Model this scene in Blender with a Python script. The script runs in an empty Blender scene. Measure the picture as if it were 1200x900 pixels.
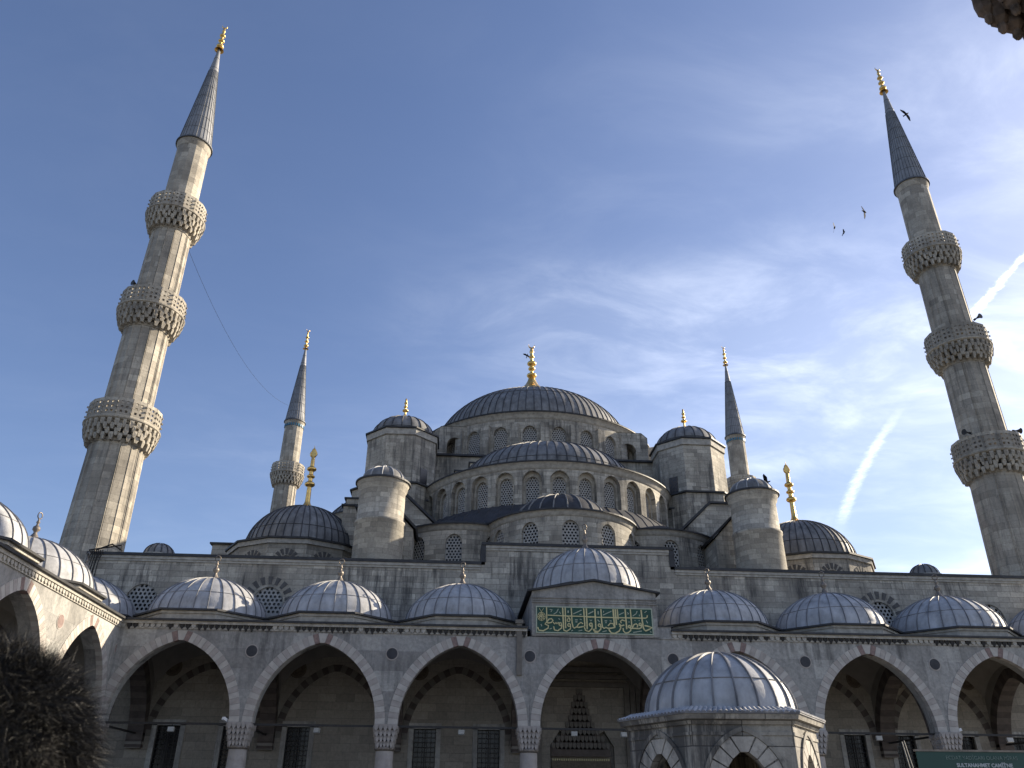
import bpy, math, random
from math import sin, cos, pi, sqrt, radians
from mathutils import Vector, Matrix
random.seed(7)
sc = bpy.context.scene
COL = sc.collection

# ------------------------------------------------------------------ camera
CAM = Vector((-7.91, 0.0, 1.6))
pt, yw, rl = radians(27.81), radians(3.83), radians(0.48)
fw = Vector((sin(yw)*cos(pt), cos(yw)*cos(pt), sin(pt)))
rt = Vector((cos(yw), -sin(yw), 0)); up = rt.cross(fw)
r2 = rt*cos(rl)+up*sin(rl); u2 = -rt*sin(rl)+up*cos(rl)
cd = bpy.data.cameras.new('camera'); co = bpy.data.objects.new('camera', cd); COL.objects.link(co)
m = Matrix.Identity(4)
for i in range(3):
    m[i][0] = r2[i]; m[i][1] = u2[i]; m[i][2] = -fw[i]; m[i][3] = CAM[i]
co.matrix_world = m
cd.sensor_fit = 'HORIZONTAL'; cd.sensor_width = 36; cd.lens = 946.5/1200*36
cd.dof.use_dof = True; cd.dof.focus_distance = 60; cd.dof.aperture_fstop = 12.0
cd.clip_start = 0.05; cd.clip_end = 5000
sc.camera = co
sc.render.resolution_x = 1024; sc.render.resolution_y = 768

# ------------------------------------------------------------------ light
SUN_EL, SUN_AZ = 23.5, 69.0          # azimuth from +Y towards +X
SKY_STRENGTH = 0.072
w = bpy.data.worlds.new('World'); sc.world = w; w.use_nodes = True
nt = w.node_tree; N = nt.nodes; L = nt.links
bg = N['Background']; bg.inputs[1].default_value = SKY_STRENGTH
sky = N.new('ShaderNodeTexSky'); sky.sky_type = 'NISHITA'; sky.sun_disc = False
sky.sun_elevation = radians(SUN_EL); sky.sun_rotation = radians(SUN_AZ)
sky.altitude = 50; sky.air_density = 1.0; sky.dust_density = 0.8; sky.ozone_density = 1.6
def mth(op, a, b=None, c=None, clamp=False):
    n = N.new('ShaderNodeMath'); n.operation = op; n.use_clamp = clamp
    for i, x in enumerate((a, b, c)):
        if x is None: continue
        if isinstance(x, (int, float)): n.inputs[i].default_value = x
        else: L.new(x, n.inputs[i])
    return n.outputs[0]
tc = N.new('ShaderNodeTexCoord')
sep = N.new('ShaderNodeSeparateXYZ'); L.new(tc.outputs['Generated'], sep.inputs[0])
zc = mth('ADD', mth('MAXIMUM', sep.outputs[2], 0.02), 0.08)
px_ = mth('DIVIDE', sep.outputs[0], zc); py_ = mth('DIVIDE', sep.outputs[1], zc)
cmb = N.new('ShaderNodeCombineXYZ'); L.new(px_, cmb.inputs[0]); L.new(py_, cmb.inputs[1])
def noise(vec, scale, det, rough, sx=1, sy=1, rz=0, dist=0):
    mp = N.new('ShaderNodeMapping'); mp.inputs['Scale'].default_value = (sx, sy, 1); mp.inputs['Rotation'].default_value = (0, 0, rz)
    L.new(vec, mp.inputs[0])
    n = N.new('ShaderNodeTexNoise'); n.inputs['Scale'].default_value = scale; n.inputs['Detail'].default_value = det
    n.inputs['Roughness'].default_value = rough; n.inputs['Distortion'].default_value = dist
    L.new(mp.outputs[0], n.inputs[0]); return n.outputs[0]
def smooth(x, a, b):
    n = N.new('ShaderNodeMapRange'); n.interpolation_type = 'SMOOTHSTEP'
    n.inputs['From Min'].default_value = a; n.inputs['From Max'].default_value = b
    L.new(x, n.inputs[0]); return n.outputs[0]
n1 = noise(cmb.outputs[0], 1.1, 6, 0.5, 0.8, 1.25, radians(-22), 0.35)
n2 = noise(cmb.outputs[0], 4.0, 9, 0.62, 0.7, 1.2, radians(-40), 0.5)
n3 = noise(cmb.outputs[0], 0.7, 3, 0.5)
c1 = smooth(n1, 0.36, 0.80); c2 = smooth(n2, 0.36, 0.82)
veil = mth('ADD', mth('ADD', 0.12, mth('MULTIPLY', c1, 0.28)), mth('MULTIPLY', mth('MULTIPLY', mth('ADD', c1, 0.35), c2), 0.58))
veil = mth('MULTIPLY', veil, mth('ADD', 0.45, mth('MULTIPLY', smooth(n3, 0.3, 0.65), 0.55)))
side = smooth(mth('ADD', mth('MULTIPLY', sep.outputs[0], 1.0), mth('MULTIPLY', sep.outputs[2], -1.15)), -1.1, 0.30)
veil = mth('MULTIPLY', veil, mth('ADD', mth('MULTIPLY', mth('POWER', side, 1.6), 1.0), 0.03))
bank = mth('SUBTRACT', 1.0, smooth(mth('ADD', mth('POWER', mth('DIVIDE', mth('SUBTRACT', px_, 0.72), 0.75), 2.0), mth('POWER', mth('DIVIDE', mth('SUBTRACT', py_, 1.36), 0.24), 2.0)), 0.0, 1.6))
veil = mth('ADD', veil, mth('MULTIPLY', bank, mth('ADD', 0.06, mth('MULTIPLY', c2, 0.22))))
# aircraft trail: straight line on the cloud plane (same units as the true plane x/z, y/z)
tz = mth('MAXIMUM', sep.outputs[2], 0.02)
tx = mth('DIVIDE', sep.outputs[0], tz); ty = mth('DIVIDE', sep.outputs[1], tz)
wob = mth('MULTIPLY', mth('SUBTRACT', noise(cmb.outputs[0], 34, 7, 0.75), 0.5), 0.05)
# axis through (1.1206,1.2496) -> (1.460,2.86)
dxl, dyl = 0.2062, 0.9785
along = mth('ADD', mth('MULTIPLY', mth('SUBTRACT', tx, 1.1206), dxl), mth('MULTIPLY', mth('SUBTRACT', ty, 1.2496), dyl))
off = mth('SUBTRACT', mth('MULTIPLY', mth('SUBTRACT', tx, 1.1206), dyl), mth('MULTIPLY', mth('SUBTRACT', ty, 1.2496), dxl))
bow = mth('MULTIPLY', mth('MULTIPLY', along, mth('SUBTRACT', 1.63, along)), -0.075)
dist = mth('ABSOLUTE', mth('ADD', mth('SUBTRACT', off, bow), wob))
wid = mth('ADD', 0.009, mth('MULTIPLY', mth('MAXIMUM', along, 0), 0.007))
core = mth('SUBTRACT', 1.0, smooth(mth('DIVIDE', dist, wid), 0.2, 1.6))
brk = mth('ADD', mth('MULTIPLY', mth('SUBTRACT', 1.0, smooth(along, 0.18, 0.34)), 1.15), mth('MULTIPLY', mth('MULTIPLY', smooth(along, 0.62, 1.0), 0.62), mth('SUBTRACT', 1.0, smooth(along, 1.45, 1.9))))
trail = mth('MULTIPLY', mth('MULTIPLY', core, brk), mth('ADD', -0.15, mth('MULTIPLY', noise(cmb.outputs[0], 42, 6, 0.75), 1.35)))
cl = mth('ADD', mth('MULTIPLY', veil, 0.85), mth('MULTIPLY', trail, 0.75), clamp=True)
tint = N.new('ShaderNodeMix'); tint.data_type = 'RGBA'; tint.blend_type = 'MULTIPLY'; tint.inputs[0].default_value = 1.0
L.new(sky.outputs[0], tint.inputs[6]); tint.inputs[7].default_value = (0.94, 0.935, 1.09, 1)
mx = N.new('ShaderNodeMix'); mx.data_type = 'RGBA'; L.new(cl, mx.inputs[0]); L.new(tint.outputs[2], mx.inputs[6])
CLOUD = 13.5
mx.inputs[7].default_value = (0.93*CLOUD, 0.97*CLOUD, 1.05*CLOUD, 1)
L.new(mx.outputs[2], bg.inputs[0])

sd = bpy.data.lights.new('sun', 'SUN'); sd.energy = 4.5; sd.angle = radians(0.5); sd.color = (1, 0.87, 0.67)
so = bpy.data.objects.new('sun', sd); COL.objects.link(so)
sv = Vector((sin(radians(SUN_AZ))*cos(radians(SUN_EL)), cos(radians(SUN_AZ))*cos(radians(SUN_EL)), sin(radians(SUN_EL))))
so.rotation_euler = sv.to_track_quat('Z', 'Y').to_euler(); so.location = (60, 40, 80)
sc.view_settings.view_transform = 'Standard'; sc.view_settings.look = 'None'
sc.view_settings.exposure = 1.15; sc.view_settings.gamma = 1.0; sc.view_settings.use_curve_mapping = False

# ------------------------------------------------------------------ materials
def newmat(name, col, rough=0.8, metal=0.0):
    mt = bpy.data.materials.new(name); mt.use_nodes = True; mt.diffuse_color = (*col, 1)
    b = mt.node_tree.nodes['Principled BSDF']
    b.inputs['Base Color'].default_value = (*col, 1); b.inputs['Roughness'].default_value = rough; b.inputs['Metallic'].default_value = metal
    return mt, b
class G:
    def __init__(s, mt): s.t = mt.node_tree; s.b = s.t.nodes['Principled BSDF']
    def n(s, ty, **kw):
        x = s.t.nodes.new(ty)
        for k, v in kw.items(): setattr(x, k, v)
        return x
    def l(s, a, b): s.t.links.new(a, b)
    def noise(s, vec, scale, det=5, rough=0.6, sxyz=(1, 1, 1), dist=0):
        mp = s.n('ShaderNodeMapping'); mp.inputs['Scale'].default_value = sxyz; s.l(vec, mp.inputs[0])
        x = s.n('ShaderNodeTexNoise'); x.inputs['Scale'].default_value = scale; x.inputs['Detail'].default_value = det
        x.inputs['Roughness'].default_value = rough; x.inputs['Distortion'].default_value = dist; s.l(mp.outputs[0], x.inputs[0]); return x.outputs[0]
    def ramp(s, fac, stops):
        r = s.n('ShaderNodeValToRGB'); e = r.color_ramp.elements
        while len(e) < len(stops): e.new(0.5)
        for i, (p, c) in enumerate(stops):
            e[i].position = p; e[i].color = (*c, 1) if len(c) == 3 else c
        s.l(fac, r.inputs[0]); return r.outputs[0]
    def mix(s, fac, a, b, mode='MIX'):
        x = s.n('ShaderNodeMix', data_type='RGBA', blend_type=mode)
        for i, v in ((0, fac), (6, a), (7, b)):
            if isinstance(v, (int, float)): x.inputs[i].default_value = v
            elif isinstance(v, tuple): x.inputs[i].default_value = (*v, 1)
            else: s.l(v, x.inputs[i])
        return x.outputs[2]
    def bump(s, h, strength, dist=0.02):
        x = s.n('ShaderNodeBump'); x.inputs['Strength'].default_value = strength; x.inputs['Distance'].default_value = dist
        s.l(h, x.inputs['Height']); s.l(x.outputs[0], s.b.inputs['Normal'])
def stone(name, c1, c2, bw, bh, mortar=(0.12, 0.11, 0.10), ms=0.012, stain=0.6, streak=0.6, vein=0.0, dark=(0.045, 0.043, 0.042), patch=0.5, band=None, heavy=0.0):
    mt, b = newmat(name, c1, 0.85); g = G(mt)
    uv = g.n('ShaderNodeUVMap').outputs[0]; pos = g.n('ShaderNodeNewGeometry').outputs['Position']
    wn = g.noise(uv, 1.3, 2, 0.5)
    br = g.n('ShaderNodeTexBrick'); br.inputs['Scale'].default_value = 1.0
    br.inputs['Brick Width'].default_value = bw; br.inputs['Row Height'].default_value = bh
    br.inputs['Mortar Size'].default_value = ms; br.inputs['Mortar Smooth'].default_value = 0.3; br.inputs['Bias'].default_value = 0.0
    br.offset = 0.43; br.squash = 0.8; br.squash_frequency = 3
    br.inputs['Color1'].default_value = (*c1, 1); br.inputs['Color2'].default_value = (*c2, 1); br.inputs['Mortar'].default_value = (*mortar, 1)
    g.l(uv, br.inputs[0]); col = br.outputs[0]
    # second, offset block layout picks single replaced or weathered stones
    b2 = g.n('ShaderNodeTexBrick'); b2.inputs['Scale'].default_value = 1.0
    b2.inputs['Brick Width'].default_value = bw; b2.inputs['Row Height'].default_value = bh; b2.inputs['Mortar Size'].default_value = 0
    b2.offset = 0.43; b2.squash = 0.8; b2.squash_frequency = 3
    b2.inputs['Color1'].default_value = (0, 0, 0, 1); b2.inputs['Color2'].default_value = (1, 1, 1, 1); b2.inputs['Bias'].default_value = -0.2
    mp = g.n('ShaderNodeMapping'); mp.inputs['Location'].default_value = (bw*40, bh*12, 0); g.l(uv, mp.inputs[0]); g.l(mp.outputs[0], b2.inputs[0])
    blk = g.ramp(b2.outputs[0], [(0.0, (1.22, 1.21, 1.19)), (0.4, (1, 1, 1)), (0.75, (0.82, 0.81, 0.80)), (1.0, (0.52, 0.52, 0.53))])
    col = g.mix(patch, col, g.mix(1.0, col, blk, 'MULTIPLY'))
    fn = g.noise(pos, 6.5, 9, 0.78)
    col = g.mix(1.0, col, g.ramp(fn, [(0.32, (0.74, 0.74, 0.74)), (0.68, (1.18, 1.18, 1.17))]), 'MULTIPLY')
    big = g.noise(pos, 0.32, 6, 0.62)
    col = g.mix(g.ramp(big, [(0.48, (0, 0, 0)), (0.68, (stain*0.75,)*3)]), col, (c1[0]*0.45, c1[1]*0.44, c1[2]*0.43))
    # rain streaks: long vertical noise
    st = g.noise(pos, 1.0, 8, 0.74, (1.9, 1.9, 0.16))
    st2 = g.noise(pos, 0.25, 2, 0.5)
    sm = g.mix(1.0, g.ramp(st, [(0.50-heavy, (0, 0, 0)), (0.66-heavy, (1, 1, 1))]), g.ramp(st2, [(0.42-heavy, (0, 0, 0)), (0.6-heavy, (streak,)*3)]), 'MULTIPLY')
    col = g.mix(sm, col, dark)
    sp = g.noise(pos, 2.2, 8, 0.75)
    col = g.mix(g.ramp(sp, [(0.60-heavy*.6, (0, 0, 0)), (0.72-heavy*.6, (0.55*min(1.2, stain),)*3)]), col, dark)
    if vein:
        wv = g.n('ShaderNodeTexWave'); wv.inputs['Scale'].default_value = 0.9; wv.inputs['Distortion'].default_value = 14; wv.inputs['Detail'].default_value = 4
        wv.inputs['Detail Scale'].default_value = 1.6; wv.bands_direction = 'DIAGONAL'
        g.l(pos, wv.inputs[0]); col = g.mix(vein, col, g.mix(1.0, col, g.ramp(wv.outputs[1], [(0.1, (0.72, 0.74, 0.77)), (0.7, (1.12, 1.12, 1.12))]), 'MULTIPLY'))
    g.l(col, b.inputs['Base Color'])
    h = g.mix(0.5, br.outputs[1], fn); inv = g.n('ShaderNodeInvert'); g.l(br.outputs[1], inv.inputs[1])
    g.bump(g.mix(0.45, inv.outputs[0], fn), 0.55, 0.03)
    return mt
def lead(name, c, rough=0.55, metal=0.35, spec=0.5, var=0.5, scale=1.2):
    mt, b = newmat(name, c, rough, metal); g = G(mt)
    pos = g.n('ShaderNodeNewGeometry').outputs['Position']
    a = g.noise(pos, scale, 7, 0.65); s2 = g.noise(pos, 0.9, 5, 0.6, (2.6, 2.6, 0.5))
    lo = tuple(x*(1-var) for x in c); hi = tuple(x*(1+var*0.8) for x in c)
    col = g.mix(0.5, g.ramp(a, [(0.3, lo), (0.7, hi)]), g.ramp(s2, [(0.35, lo), (0.68, hi)]))
    g.l(col, b.inputs['Base Color'])
    g.l(g.ramp(a, [(0.3, (rough+0.12,)*3), (0.7, (rough-0.12,)*3)]), b.inputs['Roughness'])
    g.bump(a, 0.35, 0.05)
    return mt
def plain(name, c, rough=0.7, metal=0, var=0.25, scale=8):
    mt, b = newmat(name, c, rough, metal); g = G(mt)
    pos = g.n('ShaderNodeNewGeometry').outputs['Position']; a = g.noise(pos, scale, 5, 0.6)
    g.l(g.ramp(a, [(0.3, tuple(x*(1-var) for x in c)), (0.7, tuple(x*(1+var) for x in c))]), b.inputs['Base Color'])
    return mt
M = {}
M['ashlar'] = stone('ashlar', (0.47, 0.435, 0.37), (0.315, 0.29, 0.245), 0.95, 0.36, mortar=(0.15, 0.14, 0.12), ms=0.011, stain=1.1, streak=0.85, patch=1.0, heavy=0.04)
M['ashlar_clean'] = stone('ashlar_clean', (0.47, 0.43, 0.36), (0.34, 0.31, 0.26), 0.85, 0.36, mortar=(0.2, 0.19, 0.165), ms=0.008, stain=0.8, streak=0.5, patch=0.8)
M['minaret_stone'] = stone('minaret_stone', (0.45, 0.41, 0.34), (0.30, 0.27, 0.225), 1.15, 0.50, mortar=(0.20, 0.185, 0.16), ms=0.009, stain=1.0, streak=0.6, patch=0.65, heavy=0.02)
M['marble'] = stone('marble', (0.37, 0.36, 0.335), (0.285, 0.275, 0.26), 2.1, 1.0, mortar=(0.3, 0.29, 0.28), ms=0.007, stain=0.7, streak=0.7, vein=0.3, patch=1.0, heavy=0.03)
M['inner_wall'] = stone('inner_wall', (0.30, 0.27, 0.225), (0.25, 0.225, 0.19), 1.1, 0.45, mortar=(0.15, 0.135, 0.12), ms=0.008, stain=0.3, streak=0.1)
M['fountain_stone'] = stone('fountain_stone', (0.42, 0.39, 0.335), (0.33, 0.305, 0.265), 1.3, 0.62, mortar=(0.07, 0.065, 0.06), ms=0.016, stain=1.0, streak=0.9, heavy=0.13)
M['fountain_block'] = stone('fountain_block', (0.42, 0.39, 0.345), (0.34, 0.315, 0.28), 3.1, 2.2, ms=0.0, stain=0.9, streak=0.7, heavy=0.06)
M['cornice'] = plain('cornice_stone', (0.36, 0.34, 0.30), 0.85, 0, 0.3, 3)
M['voussoir_light'] = plain('voussoir_light', (0.43, 0.40, 0.36), 0.75, 0, 0.15, 2.5)
M['voussoir_grey'] = plain('voussoir_grey', (0.35, 0.315, 0.285), 0.75, 0, 0.18, 2.5)
M['voussoir_red'] = plain('voussoir_red', (0.22, 0.155, 0.138), 0.75, 0, 0.3, 5)
M['band_dark'] = plain('band_dark', (0.07, 0.055, 0.048), 0.8, 0, 0.3, 3)
M['band_light'] = plain('band_light', (0.15, 0.135, 0.115), 0.8, 0, 0.2, 3)
M['band_mid'] = plain('band_mid', (0.105, 0.085, 0.072), 0.8, 0, 0.25, 3)
M['spoke'] = plain('spoke_stone', (0.085, 0.08, 0.076), 0.8, 0, 0.3, 3)
M['soot_and_gap_shade'] = plain('soot_and_gap_shade', (0.03, 0.028, 0.026), 0.95, 0, 0.5, 6)  # black stain on the dentils, and painted shade in the balcony carving gaps
M['lead_main'] = lead('lead_main', (0.185, 0.182, 0.178), 0.65, 0.1, var=0.6, scale=0.9)
M['lead_seam'] = lead('lead_seam', (0.045, 0.045, 0.048), 0.6, 0.1)
M['lead_pale'] = lead('lead_pale', (0.375, 0.375, 0.38), 0.68, 0.10, var=0.42, scale=1.7)
M['lead_pale_seam'] = lead('lead_pale_seam', (0.19, 0.19, 0.20), 0.65, 0.15)
M['lead_roof'] = lead('lead_roof', (0.040, 0.041, 0.047), 0.7, 0.1, var=0.4)
M['lead_spire'] = lead('lead_spire', (0.235, 0.24, 0.25), 0.65, 0.15, var=0.3)
M['lead_spire_seam'] = lead('lead_spire_seam', (0.10, 0.105, 0.115), 0.6, 0.2)
M['lead_edge'] = plain('lead_edge', (0.03, 0.03, 0.032), 0.6, 0.1, 0.4, 2)
M['gold'] = plain('gold', (0.75, 0.50, 0.17), 0.34, 0.9, 0.25, 4)
M['old_bronze'] = plain('old_bronze', (0.20, 0.17, 0.14), 0.5, 0.5, 0.3, 10)
M['grille'] = plain('grille', (0.34, 0.33, 0.31), 0.8, 0, 0.2, 4)
M['pane'] = plain('pane', (0.012, 0.013, 0.016), 0.25, 0, 0.3, 2)
M['iron'] = plain('iron', (0.03, 0.028, 0.027), 0.6, 0.3, 0.3, 6)
M['white_box'] = plain('white_box', (0.75, 0.75, 0.73), 0.5, 0, 0.05, 6)
M['green'] = plain('green_panel', (0.012, 0.062, 0.042), 0.6, 0, 0.25, 5)
M['gilt_paint'] = plain('gilt_paint', (0.56, 0.50, 0.26), 0.55, 0, 0.15, 12)
M['gilt_pale'] = plain('gilt_pale', (0.36, 0.40, 0.30), 0.55, 0, 0.15, 12)
M['sign_green'] = plain('sign_green', (0.010, 0.055, 0.042), 0.5, 0, 0.1, 5)
M['sign_text'] = plain('sign_text', (0.40, 0.44, 0.44), 0.5, 0, 0.05, 5)
M['sign_text_dim'] = plain('sign_text_dim', (0.14, 0.20, 0.17), 0.5, 0, 0.05, 5)
M['steel'] = plain('steel', (0.16, 0.16, 0.15), 0.7, 0.0, 0.1, 5)
M['turquoise'] = plain('turquoise', (0.05, 0.16, 0.24), 0.4, 0, 0.3, 6)
M['feather'] = plain('feather', (0.006, 0.006, 0.008), 0.7, 0, 0.3, 30)
M['feather'].node_tree.nodes['Principled BSDF'].inputs['Specular IOR Level'].default_value = 0.05
M['paving'] = stone('paving', (0.19, 0.185, 0.175), (0.16, 0.155, 0.148), 1.2, 0.8, stain=0.3, streak=0)
M['earth'] = plain('earth', (0.13, 0.125, 0.11), 0.9, 0, 0.3, 0.2)
M['gate_stone'] = plain('gate_stone', (0.13, 0.092, 0.066), 0.95, 0, 0.75, 16)
M['skin'] = plain('skin', (0.42, 0.26, 0.19), 0.55, 0, 0.06, 20)
M['hair'] = plain('hair', (0.004, 0.0036, 0.0033), 0.55, 0, 0.5, 40)
M['hair_tip'] = plain('hair_tip', (0.03, 0.026, 0.022), 0.4, 0, 0.4, 60)
M['coat'] = plain('coat', (0.03, 0.032, 0.04), 0.85, 0, 0.2, 12)
M['plaster'] = plain('vault_plaster', (0.22, 0.20, 0.175), 0.85, 0, 0.12, 1.5)
M['ochre'] = plain('ochre_ornament', (0.11, 0.085, 0.06), 0.7, 0, 0.35, 9)
M['ochre_dark'] = plain('ochre_dark', (0.085, 0.062, 0.042), 0.7, 0, 0.5, 14)

# ------------------------------------------------------------------ mesh builder
class B:
    def __init__(s): s.v = []; s.f = []; s.m = []; s.u = []; s.s = []
    def face(s, pts, m=0, uv=None):
        k = len(s.v); s.v += [tuple(p) for p in pts]; s.f.append(tuple(range(k, k+len(pts)))); s.m.append(m); s.u.append(uv); s.s.append(False)
    def grid(s, rows, m=0, uvs=None, smooth=True, mf=None):
        k = len(s.v); n = len(rows[0])
        for r in rows: s.v += [tuple(p) for p in r]
        for i in range(len(rows)-1):
            for j in range(n-1):
                a = k+i*n+j
                s.f.append((a, a+1, a+n+1, a+n)); s.m.append(mf(i, j) if mf else m); s.s.append(smooth)
                s.u.append([uvs[i][j], uvs[i][j+1], uvs[i+1][j+1], uvs[i+1][j]] if uvs else None)
    def box(s, x0, x1, y0, y1, z0, z1, m=0):
        p = [(x0, y0, z0), (x1, y0, z0), (x1, y1, z0), (x0, y1, z0), (x0, y0, z1), (x1, y0, z1), (x1, y1, z1), (x0, y1, z1)]
        for q in ((0, 1, 5, 4), (1, 2, 6, 5), (2, 3, 7, 6), (3, 0, 4, 7), (4, 5, 6, 7), (3, 2, 1, 0)): s.face([p[i] for i in q], m)
    def hexa(s, p, m=0):   # 8 corners: bottom ring 0-3, top ring 4-7
        for q in ((0, 1, 5, 4), (1, 2, 6, 5), (2, 3, 7, 6), (3, 0, 4, 7), (4, 5, 6, 7), (3, 2, 1, 0)): s.face([p[i] for i in q], m)
    def rbox(s, c, ang, sx, sy, z0, z1, m=0, taper=1.0):   # box with its x axis at angle ang
        ca, sa = cos(ang), sin(ang); p = []
        for z, k in ((z0, 1.0), (z1, taper)):
            for dx, dy in ((-1, -1), (1, -1), (1, 1), (-1, 1)):
                X, Y = dx*sx/2*k, dy*sy/2*k; p.append((c[0]+X*ca-Y*sa, c[1]+X*sa+Y*ca, z))
        s.hexa(p, m)
    def prism(s, pts, y0, y1, m=0):      # outline in XZ, extruded along Y
        n = len(pts); s.face([(x, y0, z) for x, z in pts], m); s.face([(x, y1, z) for x, z in reversed(pts)], m)
        for i in range(n):
            (a, b), (c, d) = pts[i], pts[(i+1) % n]; s.face([(a, y0, b), (a, y1, b), (c, y1, d), (c, y0, d)], m)
    def lathe(s, prof, n=32, c=(0, 0), m=0, a0=0.0, a1=2*pi, smooth=True, mf=None, rmod=None):
        rows = []; uvs = []
        for r, z in prof:
            row = []; ur = []
            for j in range(n+1):
                a = a0+(a1-a0)*j/n; rr = r*(rmod(a) if rmod else 1)
                row.append((c[0]+rr*sin(a), c[1]-rr*cos(a), z)); ur.append((a*max(r, 0.5), z))
            rows.append(row); uvs.append(ur)
        s.grid(rows, m, uvs, smooth, mf)
    def tube(s, pts, r, n=6, m=0):
        rows = []
        for i, p in enumerate(pts):
            p = Vector(p); t = (Vector(pts[min(i+1, len(pts)-1)])-Vector(pts[max(i-1, 0)])).normalized()
            a = t.cross(Vector((0, 0, 1)) if abs(t.z) < .9 else Vector((1, 0, 0))).normalized(); b = t.cross(a)
            rr = r[i] if isinstance(r, (list, tuple)) else r
            rows.append([tuple(p+(a*cos(2*pi*j/n)+b*sin(2*pi*j/n))*rr) for j in range(n+1)])
        s.grid(rows, m); s.face(rows[0][:-1], m); s.face(rows[-1][:-1], m)
    def build(s, name, mats, parent=None, loc=(0, 0, 0), rot=0.0):
        me = bpy.data.meshes.new(name); me.from_pydata(s.v, [], s.f)
        for x in (mats if isinstance(mats, (list, tuple)) else [mats]): me.materials.append(M[x])
        me.polygons.foreach_set('material_index', s.m); me.polygons.foreach_set('use_smooth', s.s)
        ul = me.uv_layers.new(name='UVMap').data
        for p, uv in zip(me.polygons, s.u):
            if uv is None:
                nn = p.normal
                if abs(nn.z) > 0.75: uv = [(me.vertices[i].co.x, me.vertices[i].co.y) for i in p.vertices]
                else:
                    tt = Vector((-nn.y, nn.x, 0)).normalized() if nn.length > 0 else Vector((1, 0, 0))
                    uv = [(me.vertices[i].co.dot(tt), me.vertices[i].co.z) for i in p.vertices]
            for k, li in enumerate(p.loop_indices): ul[li].uv = uv[k]
        o = bpy.data.objects.new(name, me); COL.objects.link(o)
        o.location = loc; o.rotation_euler = (0, 0, rot)
        if parent: o.parent = parent
        return o
def tag(o, label=None, cat=None, group=None, kind=None):
    if label: o['label'] = label
    if cat: o['category'] = cat
    if group: o['group'] = group
    if kind: o['kind'] = kind
    return o
def thing(name, label, cat, loc=(0, 0, 0), rot=0, group=None):
    o = bpy.data.objects.new(name, None); COL.objects.link(o); o.location = loc; o.rotation_euler = (0, 0, rot)
    return tag(o, label, cat, group)
def put(src, name, parent, loc, rot=0.0):     # a copy sharing mesh data, placed as a part
    o = src.copy(); o.name = name; COL.objects.link(o); o.parent = parent; o.location = loc; o.rotation_euler = (0, 0, rot)
    return o
def copy_tree(o, parent=None):
    c = o.copy(); COL.objects.link(c)
    if parent: c.parent = parent
    for ch in [x for x in COL.objects if x.parent == o]: copy_tree(ch, c)
    return c

# ---- arches
def arch_h(du, wd, r):
    a = min(abs(du), wd); R = (wd*wd+r*r)/(2*wd); return sqrt(max(0.0, R*R-(a+R-wd)**2))
def arch_wall(b, f, u0, u1, z0, z1, ops, depth, du=1.0, m=0, mr=None, nseg=14, back=False):
    """wall strip with arched openings. ops: (centre, half, sill, spring, rise). f(u,z,d)->xyz"""
    mr = m if mr is None else mr
    zt = z1 if callable(z1) else (lambda u: z1)
    us = {round(u0, 5), round(u1, 5)}
    for (c, h, s0, zs, r) in ops:
        for k in range(nseg+1): us.add(round(c-h*cos(pi*k/nseg), 5))
    us = sorted(us); full = []
    for a, bb in zip(us[:-1], us[1:]):
        n = max(1, int(math.ceil((bb-a)/du))); full += [a+(bb-a)*i/n for i in range(n)]
    full.append(us[-1])
    def quad(a, c, za0, za1, zc0, zc1, d):
        b.face([f(a, za0, d), f(c, zc0, d), f(c, zc1, d), f(a, za1, d)], m, [(a, za0), (c, zc0), (c, zc1), (a, za1)])
    for a, c in zip(full[:-1], full[1:]):
        mid = (a+c)/2; op = None
        for o in ops:
            if abs(mid-o[0]) < o[1]: op = o
        for d in ((0, depth) if back else (0,)):
            if op is None: quad(a, c, z0, zt(a), z0, zt(c), d)
            else:
                oc, h, s0, zs, r = op
                if s0 > z0+1e-4: quad(a, c, z0, s0, z0, s0, d)
                ya, yc = zs+arch_h(a-oc, h, r), zs+arch_h(c-oc, h, r)
                quad(a, c, ya, zt(a), yc, zt(c), d)
        if op is not None:
            oc, h, s0, zs, r = op
            ya, yc = zs+arch_h(a-oc, h, r), zs+arch_h(c-oc, h, r)
            b.face([f(a, ya, 0), f(c, yc, 0), f(c, yc, depth), f(a, ya, depth)], mr, [(0, a), (0, c), (depth, c), (depth, a)])
            if s0 > z0+1e-4: b.face([f(a, s0, 0), f(c, s0, 0), f(c, s0, depth), f(a, s0, depth)], mr)
    for (c, h, s0, zs, r) in ops:
        for e in (c-h, c+h):
            b.face([f(e, s0, 0), f(e, zs, 0), f(e, zs, depth), f(e, s0, depth)], mr, [(0, s0), (0, zs), (depth, zs), (depth, s0)])
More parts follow.
